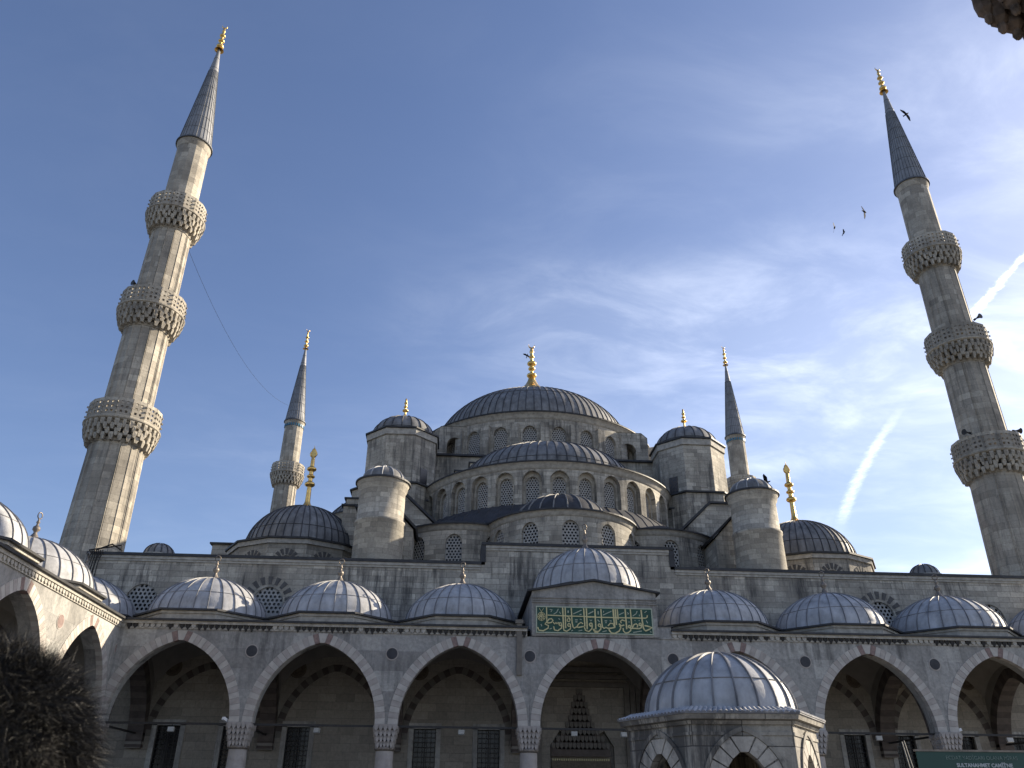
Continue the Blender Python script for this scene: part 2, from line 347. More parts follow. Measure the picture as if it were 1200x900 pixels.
def voussoirs(b, f, c, h, zs, r, th, n, d0, d1, mi, gap=0.012):
    """wedge stones around a pointed arch; mi(k,n)->material"""
    pts = []
    K = 240; path = [(c-h+2*h*(0.5-0.5*cos(pi*i/K)), 0) for i in range(K+1)]
    path = [(u, zs+arch_h(u-c, h, r)) for u, _ in path]
    ln = [0]
    for i in range(K): ln.append(ln[-1]+math.dist(path[i], path[i+1]))
    def at(t):
        t = max(0, min(ln[-1], t)); lo = 0
        for i in range(K):
            if ln[i+1] >= t: lo = i; break
        q = (t-ln[lo])/max(1e-9, ln[lo+1]-ln[lo])
        p = (path[lo][0]+(path[lo+1][0]-path[lo][0])*q, path[lo][1]+(path[lo+1][1]-path[lo][1])*q)
        R = (h*h+r*r)/(2*h); cx = c+(R-h) if p[0] < c else c-(R-h)
        if abs(p[0]-c) < 1e-3: nx, nz = 0, 1
        else:
            nx, nz = p[0]-cx, p[1]-zs; l = math.hypot(nx, nz); nx, nz = nx/l, nz/l
        return p, (nx, nz)
    for k in range(n):
        t0, t1 = ln[-1]*k/n+gap, ln[-1]*(k+1)/n-gap
        (p0, n0), (p1, n1) = at(t0), at(t1)
        q0 = (p0[0]+n0[0]*th, p0[1]+n0[1]*th); q1 = (p1[0]+n1[0]*th, p1[1]+n1[1]*th)
        c4 = [p0, p1, q1, q0]
        b.hexa([f(u, z, d0) for u, z in c4]+[f(u, z, d1) for u, z in c4], mi(k, n))
def plane_f(x0, y0, ang=0.0):   # u along direction ang, depth to its left (ang=0: +Y)
    ca, sa = cos(ang), sin(ang)
    return lambda u, z, d: (x0+u*ca-d*sa, y0+u*sa+d*ca, z)
def cyl_f(cx, cy, R):
    return lambda u, z, d: (cx+(R-d)*sin(u/R), cy-(R-d)*cos(u/R), z)
def grille(wd, spring, rise, p=0.26, hole=0.34):
    """pierced stone window: hexagon lattice clipped by the arch, dark glass behind"""
    b = B(); rows = int((spring+rise)/(p*0.87))+2; k = int(wd/p)+2
    def clip(x, z):
        x = max(-wd, min(wd, x)); return (x, 0, max(0, min(z, spring+arch_h(x, wd, rise))))
    for j in range(rows):
        for i in range(-k, k+1):
            cx, cz = (i+0.5*(j % 2))*p, (j+0.2)*p*0.866
            if abs(cx) > wd+p or cz > spring+arch_h(max(-wd, min(wd, cx)), wd, rise)+p*0.7: continue
            inside = abs(cx) < wd-p*0.33 and cz > p*0.3 and cz < spring+arch_h(cx, wd, rise)-p*0.36
            O = [(cx+p*0.5774*sin(a), cz+p*0.5774*cos(a)) for a in [pi/3*q for q in range(6)]]
            if inside:
                I = [(cx+p*hole*sin(a), cz+p*hole*cos(a)) for a in [pi/3*q for q in range(6)]]
                for q in range(6):
                    r_ = (q+1) % 6
                    b.face([clip(*O[q]), clip(*O[r_]), (I[r_][0], 0, I[r_][1]), (I[q][0], 0, I[q][1])], 0)
                    b.face([(I[q][0], 0, I[q][1]), (I[r_][0], 0, I[r_][1]), (I[r_][0], .05, I[r_][1]), (I[q][0], .05, I[q][1])], 0)
            else:
                P = [clip(*o) for o in O]
                if len({(round(a[0], 3), round(a[2], 3)) for a in P}) > 2: b.face(P, 0)
    n = 14; pts = [(-wd*cos(pi*i/n), spring+arch_h(-wd*cos(pi*i/n), wd, rise)) for i in range(n+1)]
    b.face([(-wd, .12, 0)]+[(x, .12, z) for x, z in pts]+[(wd, .12, 0)], 1)
    return b

# ---- domes
def dome(b, c, z0, R, H, ribs, n=None, rw=0.06, rh=0.05, m=0, ms=1, a0=0.0, a1=2*pi, lip=0.0, rings=(), t1=pi/2, steps=14, pw=1.0, jit=0.0):
    n = n or ribs*2
    prof = []
    for i in range(steps+1):
        t = t1*i/steps; prof.append((R*(cos(t)**pw), z0+H*sin(t)))
    if lip:
        prof = [(R+lip*1.35, z0-lip*0.75), (R+lip*1.0, z0-lip*0.55), (R+lip*0.4, z0-lip*0.12)]+prof
    prof[-1] = (max(prof[-1][0], 0.001), prof[-1][1])
    b.lathe(prof, n, c, m, a0, a1)
    def P(a, k, up_):
        r, z = prof[k]
        if k+1 < len(prof): tr, tz = prof[k+1][0]-r, prof[k+1][1]-z
        else: tr, tz = r-prof[k-1][0], z-prof[k-1][1]
        l = math.hypot(tr, tz) or 1; nr, nz = tz/l, -tr/l
        return r+nr*up_, z+nz*up_
    K = len(prof)-1
    for i in range(ribs+(0 if abs(a1-a0-2*pi) < .01 else 1)):
        a = a0+(a1-a0)*i/ribs+random.uniform(-jit, jit); rows = []
        for k in range(K):
            r, z = P(a, k, 0.006); rt_, zt_ = P(a, k, rh); hw = min(rw/2, max(r, .05)*0.25)
            pc = lambda rr, zz, off: (c[0]+rr*sin(a)+off*cos(a), c[1]-rr*cos(a)+off*sin(a), zz)
            rows.append([pc(r, z, -hw), pc(rt_, zt_, -hw*0.55), pc(rt_, zt_, hw*0.55), pc(r, z, hw)])
        b.grid(rows, ms, None, False)
    for q in rings:
        k = int(round(q*K)); r, z = P(0, k, 0.004); r1, z1 = P(0, k, rh*0.6); kk = min(k+1, K)
        dr, dz = prof[kk][0]-prof[k][0], prof[kk][1]-prof[k][1]; l = math.hypot(dr, dz) or 1; dr, dz = dr/l*rw*0.6, dz/l*rw*0.6
        b.lathe([(r, z), (r1+dr*.5, z1+dz*.5), (r+dr, z+dz)], n, c, ms, a0, a1, smooth=False)
def finial(h, r, bulbs, base=0.0, mat='gold', crescent=True, flame=False):
    """alem: flared foot, bulbs (height fraction, radius, half height) and a crescent"""
    b = B(); prof = [(base or r*1.4, -0.06)]
    if base:
        for i in range(1, 9):
            t = i/8; prof.append((r*0.42+(base-r*0.42)*(1-t)**2.2, h*0.19*t))
    zs_ = h*0.19 if base else 0
    for (q, br, hh) in bulbs:
        z = q*h; prof.append((r*0.36, z-hh*1.15))
        for i in range(7):
            t = -pi/2+pi*(i+0.5)/7; prof.append((max(r*0.36, br*cos(t)), z+hh*sin(t)*(0.85 if t < 0 else 1.0)))
        prof.append((r*0.36, z+hh*1.15))
    top = h*(0.86 if (crescent or flame) else 1.0)
    prof += [(r*0.3, top*0.985), (r*0.16, top)]; prof.sort(key=lambda q: q[1])
    b.lathe(prof, 16)
    R = h*0.07
    if crescent:
        pts = []; rad = []
        for i in range(15):
            t = radians(-200+i*(220/14.)); pts.append((R*cos(t), 0, top+R*0.95+R*sin(t))); rad.append(R*(0.03+0.24*sin(pi*i/14)))
        b.tube(pts, rad, 6)
    if flame:   # flat pierced leaf with a spike
        R *= 0.72; pts = []
        for i in range(17):
            t = 2*pi*i/16; s_ = 1+0.45*max(0, sin(t))**3; pts.append((R*0.9*cos(t)*(1-.3*max(0, sin(t))), 0, top+R*1.0+R*1.15*sin(t)*s_))
        b.tube(pts, R*0.22, 5); b.face([(x, -.02, z) for x, y, z in pts[:-1]]); b.face([(x, .02, z) for x, y, z in pts[:-1]])
        b.tube([(0, 0, top+R*2.2), (0, 0, top+R*3.6)], [R*0.22, R*0.04], 5)
    return b
def ring_cornice(b, c, R, z, out=0.28, h=0.35, n=96, m=0, ml=1, a0=0.0, a1=2*pi):
    """moulded stone ring under a dark lead drip edge"""
    b.lathe([(R-0.02, z-h-0.25), (R+0.03, z-h-0.25), (R+0.04, z-h), (R+out*0.45, z-h*0.75), (R+out*0.55, z-h*0.45), (R+out*0.9, z-h*0.3), (R+out, z-0.06)], n, c, m, a0, a1)
    b.lathe([(R+out*0.9, z-0.07), (R+out+0.07, z-0.07), (R+out+0.07, z+0.04), (R-0.4, z+0.12)], n, c, ml, a0, a1, smooth=False)
def poly_ring(b, c, Ro, z0, z1, n, m=0, off=0.0, Ri=None, Rt=None):
    """n-sided prism band, Ro to the face middle; Rt top radius"""
    k = 1/cos(pi/n); Rt = Rt or Ro
    P = lambda R, a, z: (c[0]+R*k*sin(a), c[1]-R*k*cos(a), z)
    for i in range(n):
        a, d = off+2*pi*(i-.5)/n, off+2*pi*(i+.5)/n
        b.face([P(Ro, a, z0), P(Ro, d, z0), P(Rt, d, z1), P(Rt, a, z1)], m)
        Rk = Ri if Ri is not None else 0.0
        b.face([P(Rt, a, z1), P(Rt, d, z1), P(Rk, d, z1), P(Rk, a, z1)] if Rk else [P(Rt, a, z1), P(Rt, d, z1), (c[0], c[1], z1)], m)
        if Rk: b.face([P(Ro, a, z0), P(Ro, d, z0), P(Rk, d, z0), P(Rk, a, z0)], m)

# ================================================================== SETTING
b = B(); b.box(-1500, 1500, -1500, 1500, -1.0, -0.05); tag(b.build('ground', 'earth'), kind='structure')
b = B(); b.face([(-25, 1, 0), (25, 1, 0), (25, 44.2, 0), (-25, 44.2, 0)]); tag(b.build('courtyard_paving', 'paving'), kind='structure')

# ================================================================== MOSQUE HALL
hall = thing('mosque_hall', 'great grey stone prayer hall with cascading lead domes rising behind the arcade', 'mosque')
YW = 51.8                       # front wall plane
ZW, ZC, XC = 15.65, 16.95, 6.1  # wall top, raised centre
b = B()
sun_w = [(-27.3, 0.95, 12.1, 12.9, 1.0), (-19.6, 0.95, 12.1, 12.9, 1.0), (19.8, 0.95, 12.1, 12.9, 1.0), (27.3, 0.95, 12.1, 12.9, 1.0)]
arch_wall(b, plane_f(0, YW), -31.0, 31.0, 9.8, ZW, sun_w, 0.35, 4)
b.box(-XC, XC, YW-0.02, YW+1.4, ZW-0.6, ZC)
b.box(-31, 31, YW+0.36, YW+1.2, 9.8, ZW-0.05)
for s in (-1, 1): b.box(s*31.0-0.3, s*31.0+0.3, YW+0.02, 109, 0, ZW-0.03)
b.box(-31, 31, 108.7, 109.3, 0, ZW-0.02)
wall = b.build('upper_wall', 'ashlar', hall)
b = B()   # lower wall inside the portico
b.box(-31, 31, YW+0.5, YW+1.3, 0, 9.79)
WIN = [-24.15, -20.4, -16.75, -9.4, -5.65, 5.65, 9.4, 16.6, 19.7, 23.5, 27.2]
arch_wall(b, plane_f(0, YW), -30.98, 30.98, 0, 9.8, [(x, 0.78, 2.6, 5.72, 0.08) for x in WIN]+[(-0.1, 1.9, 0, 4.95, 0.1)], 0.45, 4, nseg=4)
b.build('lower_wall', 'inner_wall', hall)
# iron lattice windows of the lower wall
for x in WIN:
    b = B()
    for sx in (-0.78, 0.66): b.box(sx-0.16*(sx < 0), sx+0.12+0.16*(sx > 0), -0.05, 0.10, -0.02, 3.3, 0)
    b.box(-0.95, 0.95, -0.05, 0.10, 3.19, 3.5, 0); b.box(-0.98, 0.98, -0.08, 0.10, -0.3, -0.02, 0)
    b.box(-0.66, 0.66, 0.30, 0.34, 0, 3.19, 1)
    o = b.build('window', ['marble', 'pane'], hall, (x, YW, 2.6))
    g_ = B()
    for i in range(6): g_.box(-0.64+i*0.25, -0.615+i*0.25, 0.12, 0.15, 0, 3.18)
    for j in range(12): g_.box(-0.66, 0.66, 0.115, 0.14, 0.12+j*0.26, 0.145+j*0.26)
    g_.box(-0.02, 0.04, 0.10, 0.16, 0, 3.18)
    g_.build('lattice', 'iron', o)
# lead coping on the wall
def coping(x0, x1, z, y=YW, dep=1.6):
    b.box(x0, x1, y-0.22, y+dep, z-0.02, z+0.16, 1)
    b.box(x0+0.03, x1-0.03, y-0.14, y+0.3, z-0.20, z-0.022, 0)
    b.box(x0+0.05, x1-0.05, y-0.07, y+0.3, z-0.34, z-0.202, 0)
b = B(); coping(-31.15, -XC-0.25, ZW); coping(XC+0.25, 31.15, ZW); coping(-XC-0.25, XC+0.25, ZC)
for s in (-1, 1): b.box(s*XC-0.05+0.13*s-0.12, s*XC+0.05+0.13*s+0.12, YW-0.15, YW+1.3, ZW+0.165, ZC-0.03, 1)
b.build('wall_coping', ['cornice', 'lead_edge'], hall)
b = B(); b.box(-30.7, 30.7, YW+1.25, 108.6, ZW-0.5, ZW-0.1); b.build('hall_roof', 'lead_roof', hall)
# round headed lattice windows with radiating dark stones
gw = grille(0.95, 0.8, 1.0, 0.27, 0.36)
src = None
for (x, h, s0, zs, r) in sun_w:
    if src is None: src = gw.build('window', ['grille', 'pane'], hall, (x, YW+0.12, s0))
    else: put(src, 'window', hall, (x, YW+0.12, s0))
for x in (-19.6, 19.8):
    b = B()
    for k in range(11):
        a = radians(-100+k*20); c_ = cos(a); s_ = sin(a)
        q = [(x+s_*1.06-c_*.10, 12.95+c_*1.12+s_*.10), (x+s_*1.06+c_*.10, 12.95+c_*1.12-s_*.10), (x+s_*1.55+c_*.15, 12.95+c_*1.6-s_*.15), (x+s_*1.55-c_*.15, 12.95+c_*1.6+s_*.15)]
        b.hexa([(u, YW-0.03, z) for u, z in q]+[(u, YW+0.02, z) for u, z in q])
    b.build('window_surround', 'spoke', hall)

DY = 83.4
# ---- main dome and drum
b = B(); R = 12.8; n = 28; sp = 2*pi*R/n
arch_wall(b, cyl_f(0, DY, R), -pi*R, pi*R, 29.5, 35.4, [((k+.5)*sp-pi*R, 0.70, 31.6, 33.75, 0.78) for k in range(n)], 0.5, 0.5, nseg=8)
drum = b.build('drum', 'ashlar', hall)
for k in range(n):
    b = B(); a = k*2*pi/n-pi
    b.rbox((R*sin(a)*1.012, DY-R*cos(a)*1.012), a, 0.85, 0.5, 30.0, 34.7, 0)
    b.build('pilaster', 'ashlar', drum)
b = B(); ring_cornice(b, (0, DY), R, 35.9, 0.35, 0.4, 112); b.build('drum_cornice', ['cornice', 'lead_edge'], drum)
gm = grille(0.70, 2.15, 0.78, 0.235, 0.33); src = None
for k in range(n):
    a = (k+.5)*2*pi/n-pi; loc = ((R-0.32)*sin(a), DY-(R-0.32)*cos(a), 31.6)
    if src is None: src = gm.build('window', ['grille', 'pane'], drum, loc, a)
    else: put(src, 'window', drum, loc, a)
b = B(); b.lathe([(13.2, 35.98), (10.7, 36.45)], 96, (0, DY), 0); dome(b, (0, DY), 36.1, 10.95, 7.4, 84, rw=0.065, rh=0.07, rings=(0.18, 0.5), lip=0.08, steps=18, jit=0.003)
md = b.build('main_dome', ['lead_main', 'lead_seam'], hall)
b = B(); prof = [(2.5, 43.1), (2.2, 43.9), (1.75, 44.7), (1.15, 45.15), (0.78, 45.6), (0.52, 46.1), (0.40, 46.5)]
for z, br, hh in ((46.9, .60, .33), (47.8, .42, .26), (48.5, .55, .34), (49.4, .34, .2), (50.1, .27, .26)):
    prof += [(max(.2, br*cos(t)), z+hh*sin(t)) for t in [-pi/2+pi*(i+.5)/7 for i in range(7)]]+[(.2, z+hh*1.2)]
prof.append((.08, 50.65)); prof.sort(key=lambda q: q[1]); b.lathe(prof, 20)
b.tube([(.36*cos(t), 0, 51.02+.36*sin(t)) for t in [radians(-200+i*220/14.) for i in range(15)]], [.012+.085*sin(pi*i/14) for i in range(15)], 6)
b.build('finial', 'gold', md, (0, DY, 0))
# ---- drum buttresses at the four corners
for a in (radians(-62), radians(-48), radians(48), radians(62), radians(118), radians(132), radians(-118), radians(-132)):
    b = B()
    if cos(a) > 0.6: continue
    if True:
        def fb(u, z, d, a=a): return (u*sin(a)+(d-0.6)*cos(a), DY-u*cos(a)+(d-0.6)*sin(a), z)
        top = lambda u: 35.2 if u < 15.0 else 35.2-(u-15.0)*0.5
        arch_wall(b, fb, 12.7, 16.6, 29.5, top, [(14.35, 0.72, 29.6, 32.5, 0.75)], 1.2, 0.8, nseg=8, back=True)
        b.face([fb(12.7, 35.2, 0), fb(15.0, 35.2, 0), fb(15.0, 35.2, 1.2), fb(12.7, 35.2, 1.2)])
        b.face([fb(15.0, 35.2, 0), fb(16.6, 34.4, 0), fb(16.6, 34.4, 1.2), fb(15.0, 35.2, 1.2)])
        b.face([fb(16.6, 29.5, 0), fb(16.6, 34.4, 0), fb(16.6, 34.4, 1.2), fb(16.6, 29.5, 1.2)])
    b.build('flying_buttress', 'ashlar', hall)
for s in (-1, 1):      # pierced buttress walls flanking the front of the drum
    b = B(); xa, xb = 7.45, 10.6; y0 = 73.0
    top = lambda u: 35.15 if abs(u) < 10.0 else 35.15-(abs(u)-10.0)*0.9
    us = sorted((s*xa, s*xb))
    arch_wall(b, plane_f(0, y0), us[0], us[1], 29.5, top, [(s*8.6, 0.78, 31.3, 33.2, 0.8)], 1.5, 0.3, nseg=10, back=True)
    b.face([(s*xb, y0, 29.5), (s*xb, y0+1.5, 29.5), (s*xb, y0+1.5, 34.6), (s*xb, y0, 34.6)])
    for u0, u1 in ((xa, 10.0), (10.0, xb)): b.face([(s*u0, y0-.05, top(u0)+.01), (s*u1, y0-.05, top(u1)+.01), (s*u1, y0+1.55, top(u1)+.01), (s*u0, y0+1.55, top(u0)+.01)], 1)
    b.box(*sorted((s*9.0, s*12.5)), 74.6, 77.5, 29.5, 34.2, 0)
    b.build('flying_buttress', ['ashlar', 'lead_edge'], hall)
# ---- square base under the drum
b = B(); b.box(-14.6, 14.6, 71.4, 97.0, 15.6, 31.3); b.build('dome_base', 'ashlar', hall)
b = B(); b.box(-14.9, 14.9, 71.1, 97.3, 31.3, 31.48); b.build('dome_base_roof', 'lead_roof', hall)
for s in (-1, 1):
    b = B()
    for (x0, x1, z1, y0) in ((4.8, 7.1, 29.7, 69.0), (6.3, 8.4, 28.3, 67.6)):
        xa, xb = sorted((s*x0, s*x1)); b.box(xa, xb, y0, 73, 26, z1, 0); b.box(xa-.12, xb+.12, y0-.12, 73.1, z1, z1+.12, 1)
    b.build('stepped_shoulder', ['ashlar', 'lead_edge'], hall)

# ---- half domes (front is seen, the side ones close the massing)
SC, SR = (0, 71.4), 11.4
def half_dome(c, ang, wins=True):
    R_ = SR
    b = B(); sp = radians(11.25)*R_
    f0 = cyl_f(0, 0, R_)
    arch_wall(b, f0, -pi*R_*0.5-0.3, pi*R_*0.5+0.3, 20.0, 26.0, [(k*sp, 0.78, 22.7, 24.85, 0.85) for k in range(-7, 8)], 0.55, 0.5, nseg=8)
    o = b.build('half_dome_drum', 'ashlar', hall, (c[0], c[1], 0), ang)
    b = B()
    # plain stone surround standing inside each recess, narrowing it to the lattice
    arch_wall(b, cyl_f(0, 0, R_-0.40), -pi*R_*0.46, pi*R_*0.46, 22.3, 25.9, [(k*radians(11.25)*(R_-0.40), 0.56, 22.75, 24.7, 0.62) for k in range(-7, 8)], 0.3, 0.5, nseg=8)
    b.build('window_surround', 'ashlar_clean', o)
    b = B(); ring_cornice(b, (0, 0), R_, 26.4, 0.3, 0.35, 72, a0=-pi/2-.02, a1=pi/2+.02); b.build('drum_cornice', ['cornice', 'lead_edge'], o)
    gs = grille(0.56, 1.95, 0.62, 0.215, 0.33); s_ = None
    for k in range(-7, 8):
        a = k*radians(11.25); loc = ((R_-0.62)*sin(a), -(R_-0.62)*cos(a), 22.75)
        if s_ is None: s_ = gs.build('window', ['grille', 'pane'], o, loc, a)
        else: put(s_, 'window', o, loc, a)
    b = B(); b.lathe([(11.75, 26.45), (7.0, 27.5)], 60, (0, 0), 0, -pi/2, pi/2); dome(b, (0, -1.8), 26.6, 8.3, 4.55, 60, rw=0.07, rh=0.07, rings=(0.3,), lip=0.2, steps=14, jit=0.003)
    b.build('half_dome', ['lead_main', 'lead_seam'], hall, (c[0], c[1], 0), ang)
    # lead skirt below the windows
    b = B()
    prof = [(R_-0.05, 22.85), (R_+0.35, 22.75), (R_+1.2, 22.0), (R_+1.95, 20.95)]
    b.lathe(prof, 60, (0, 0), 0, -pi/2, pi/2)
    for i in range(41):
        a = -pi/2+pi*i/40
        rows = [[((r+.0)*sin(a)+o_*cos(a), -(r)*cos(a)+o_*sin(a), z+h_) for o_, h_ in ((-.06, 0), (0, .07), (.06, 0))] for r, z in prof]
        b.grid(rows, 1, None, False)
    b.build('lead_skirt', ['lead_roof', 'lead_seam'], hall, (c[0], c[1], 0), ang)
    # three exedrae
    for q, ea in enumerate((-47, 0, 47)):
        a = radians(ea); dd = 10.9 if ea == 0 else 10.15; ER = 5.7
        ec = Vector((dd*sin(a), -dd*cos(a))); b = B()
        sp = radians(30)*ER
        arch_wall(b, cyl_f(0, 0, ER), -pi*ER*0.62, pi*ER*0.62, 15.0, 20.3, [(k*sp, 0.64, 17.0, 19.15, 0.72) for k in range(-2, 3)], 0.4, 0.4, nseg=8)
        rr = 0 if ea == 0 else a*0.0
        ca, sa = cos(ang), sin(ang)
        wc = (c[0]+ec.x*ca-ec.y*sa, c[1]+ec.x*sa+ec.y*ca, 0)
        e = b.build('exedra', 'ashlar', hall, wc, ang+(radians(8)*(-1 if ea < 0 else 1) if ea else 0))
        b = B(); ring_cornice(b, (0, 0), ER, 20.65, 0.22, 0.25, 48, a0=-2.0, a1=2.0); b.build('exedra_cornice', ['cornice', 'lead_edge'], e)
        ge = grille(0.64, 2.15, 0.72, 0.25, 0.36); s_ = None
        for k in range(-2, 3):
            aa = k*radians(30); loc = ((ER-0.2)*sin(aa), -(ER-0.2)*cos(aa), 17.0)
            if s_ is None: s_ = ge.build('window', ['grille', 'pane'], e, loc, aa)
            else: put(s_, 'window', e, loc, aa)
        b = B(); b.lathe([(5.8, 20.72), (4.3, 21.2), (2.0, 22.3), (0.01, 22.9)], 48, (0, 0), 0, -2.0, 2.0)
        b.build('exedra_roof', 'lead_roof', e)
        b = B(); dome(b, (0, -.8), 20.75, 3.75, 2.45, 22, rw=0.11, rh=0.08, lip=0.05, steps=8)
        if ea == 0: b.build('exedra_dome', ['lead_roof', 'lead_main'], e)
half_dome(SC, 0)
half_dome((-12.0, DY), -pi/2); half_dome((12.0, DY), pi/2)

# ---- weight towers
for (tx_, ty_) in ((-13.4, 70.0), (13.6, 70.0), (-13.4, 96.8), (13.4, 96.8)):
    b = B(); poly_ring(b, (0, 0), 3.1, 26.4, 31.9, 8); poly_ring(b, (0, 0), 3.22, 31.4, 31.98, 8, 1, Ri=2.9)
    tw = b.build('weight_tower', ['ashlar', 'cornice'], hall, (tx_, ty_, 0))
    b = B(); poly_ring(b, (0, 0), 3.36, 32.0, 32.14, 8, Ri=2.2); b.build('eave', 'lead_edge', tw)
    b = B(); dome(b, (0, 0), 32.1, 2.95, 2.25, 20, rw=0.09, rh=0.07, lip=0.1, steps=12, rings=(0.3,)); d = b.build('tower_dome', ['lead_main', 'lead_seam'], tw)
    finial(2.25, 0.26, [(0.42, 0.30, 0.17), (0.60, 0.20, 0.11), (0.77, 0.17, 0.15)], base=0.85, crescent=False).build('finial', 'gold', d, (0, 0, 34.3))
    b = B(); poly_ring(b, (0, 0), 4.0, 15.0, 26.4, 8); b.box(-0.35, 0.35, -4.05, -3.9, 26.9, 26.91); tb = b.build('tower_base', 'ashlar', tw)
    b = B(); poly_ring(b, (0, 0), 4.2, 26.42, 26.56, 8, Ri=2.0); b.build('ledge', 'lead_edge', tw)
    b = B()
    b.box(-0.42, 0.42, -3.14, -3.06, 27.0, 28.5); b.build('door_slot', 'pane', tw, rot=radians(-45 if tx_ > 0 else 45))

# ---- buttress blocks stepping down to the front, both sides
for s in (-1, 1):
    b = B()
    P = lambda pts: [(s*x, z) for x, z in pts]
    # gabled block in front of the tower
    b.prism(P([(9.6, 15.3), (9.6, 21.0), (12.3, 23.6), (15.6, 23.6), (15.6, 15.3)]), 61.0, 67.0, 0)
    b.prism(P([(9.2, 21.0), (9.2, 20.78), (12.3, 23.62), (15.8, 23.62), (15.8, 23.78), (12.2, 23.78)]), 60.8, 67.0, 1)
    b.prism(P([(11.2, 15.3), (11.2, 19.6), (12.6, 21.1), (15.3, 21.1), (15.3, 15.3)]), 57.3, 60.7, 0)
    b.prism(P([(11.0, 19.58), (12.5, 21.12), (15.5, 21.12), (15.5, 21.26), (12.45, 21.26), (10.9, 19.72)]), 57.1, 60.7, 1)
    b.box(*sorted((s*10.8, s*17.6)), 67.0, 70.0, 15.3, 25.2, 0)
    b.box(*sorted((s*14.0, s*17.1)), 62.2, 66.9, 15.3, 22.9, 0); b.box(*sorted((s*13.9, s*17.25)), 62.0, 66.95, 22.9, 23.04, 1)
    b.box(*sorted((s*10.6, s*17.8)), 66.9, 70.1, 25.2, 25.34, 1)
    b.box(*sorted((s*17.0, s*28.6)), 68.4, 100.0, 15.3, 21.3, 0); b.box(*sorted((s*16.9, s*28.8)), 68.2, 100.2, 21.3, 21.44, 1)
    b.build('buttress_block', ['ashlar', 'lead_edge'], hall)

# ---- round stair turrets at the front
for s in (-1, 1):
    b = B(); b.lathe([(1.72, 15.0), (1.70, 18.9), (1.76, 18.95), (1.76, 19.1), (1.63, 19.2), (1.60, 21.3), (1.72, 21.45), (1.78, 21.75), (1.86, 21.9)], 40)
    t_ = b.build('stair_turret', 'ashlar_clean', hall, (s*13.35, 54.6, 0))
    b = B(); b.lathe([(1.6, 21.9), (1.95, 21.9), (1.95, 22.02), (1.0, 22.1)], 40, smooth=False); b.build('eave', 'lead_edge', t_)
    b = B(); dome(b, (0, 0), 22.08, 1.55, 1.12, 12, rw=0.08, rh=0.07, lip=0.16, steps=10); d = b.build('turret_dome', ['lead_main', 'lead_pale'], t_)
    b = B(); b.lathe([(0.2, 0), (0.22, 0.1), (0.1, 0.16), (0.14, 0.26), (0.01, 0.34)], 12); b.build('finial', 'lead_pale', d, (0, 0, 23.15))

# ---- corner domes on twelve-sided drums
for (cx_, cy_) in ((-20.3, 63.9), (20.4, 63.9), (-20.3, 99.0), (20.3, 99.0)):
    b = B(); Rd = 5.2; hw_ = Rd*math.tan(pi/12)
    dr_faces = []
    for k in range(12):
        a = k*pi/6
        f = lambda u, z, d, a=a: ((Rd-d)*sin(a)+u*cos(a), -(Rd-d)*cos(a)+u*sin(a), z)
        arch_wall(b, f, -hw_, hw_, 15.0, 19.0, [(0, 0.5, 16.6, 17.35, 0.5)], 0.3, 5, nseg=10)
    dr = b.build('drum', 'ashlar', hall, (cx_, cy_, 0))
    for k in range(12):
        a = k*pi/6; b = B()
        f = lambda u, z, d, a=a: ((Rd-d)*sin(a)+u*cos(a), -(Rd-d)*cos(a)+u*sin(a), z)
        for j in range(9):
            t = radians(-92+j*23); c_, s_ = cos(t), sin(t)
            q = [(s_*.56-c_*.07, 17.35+c_*.56+s_*.07), (s_*.56+c_*.07, 17.35+c_*.56-s_*.07), (s_*1.0+c_*.13, 17.35+c_*1.0-s_*.13), (s_*1.0-c_*.13, 17.35+c_*1.0+s_*.13)]
            b.hexa([f(u, z, -0.03) for u, z in q]+[f(u, z, 0.02) for u, z in q])
        b.build('window_surround', 'spoke', dr)
    b = B(); poly_ring(b, (0, 0), Rd+0.14, 18.72, 19.05, 12, 0, Ri=4.6); poly_ring(b, (0, 0), Rd+0.28, 19.06, 19.2, 12, 1, Ri=4.0); b.build('drum_cornice', ['cornice', 'lead_edge'], dr)
    gs = grille(0.5, 0.75, 0.5, 0.2, 0.34); s_ = None
    for k in range(12):
        a = k*pi/6; loc = ((Rd-.15)*sin(a), -(Rd-.15)*cos(a), 16.6)
        if s_ is None: s_ = gs.build('window', ['grille', 'pane'], dr, loc, a)
        else: put(s_, 'window', dr, loc, a)
    b = B(); b.lathe([(5.2, 19.2), (4.1, 19.45)], 48); dome(b, (0, 0), 19.3, 4.35, 3.85, 44, rw=0.065, rh=0.07, rings=(0.35,), lip=0.12, steps=14, jit=0.006)
    d = b.build('corner_dome', ['lead_main', 'lead_seam'], hall, (cx_, cy_, 0))
    finial(5.7, 0.5, [(0.43, 0.43, 0.27), (0.55, 0.34, 0.18), (0.665, 0.40, 0.24)], base=1.25, crescent=False, flame=True).build('finial', 'gold', d, (0, 0, 22.8))
# ---- small roof cupolas near the wall ends
for (x, y) in ((-27.7, 54.3), (24.9, 54.3)):
    b = B(); b.lathe([(1.0, 15.5), (1.0, 16.15), (1.2, 16.2), (1.2, 16.3), (0.9, 16.32)], 24, smooth=False); o = b.build('roof_cupola', 'cornice', hall, (x, y, 0))
    b = B(); dome(b, (0, 0), 16.3, 0.98, 0.85, 14, rw=0.07, rh=0.05, lip=0.05, steps=8); b.build('cupola_dome', ['lead_main', 'lead_seam'], o)

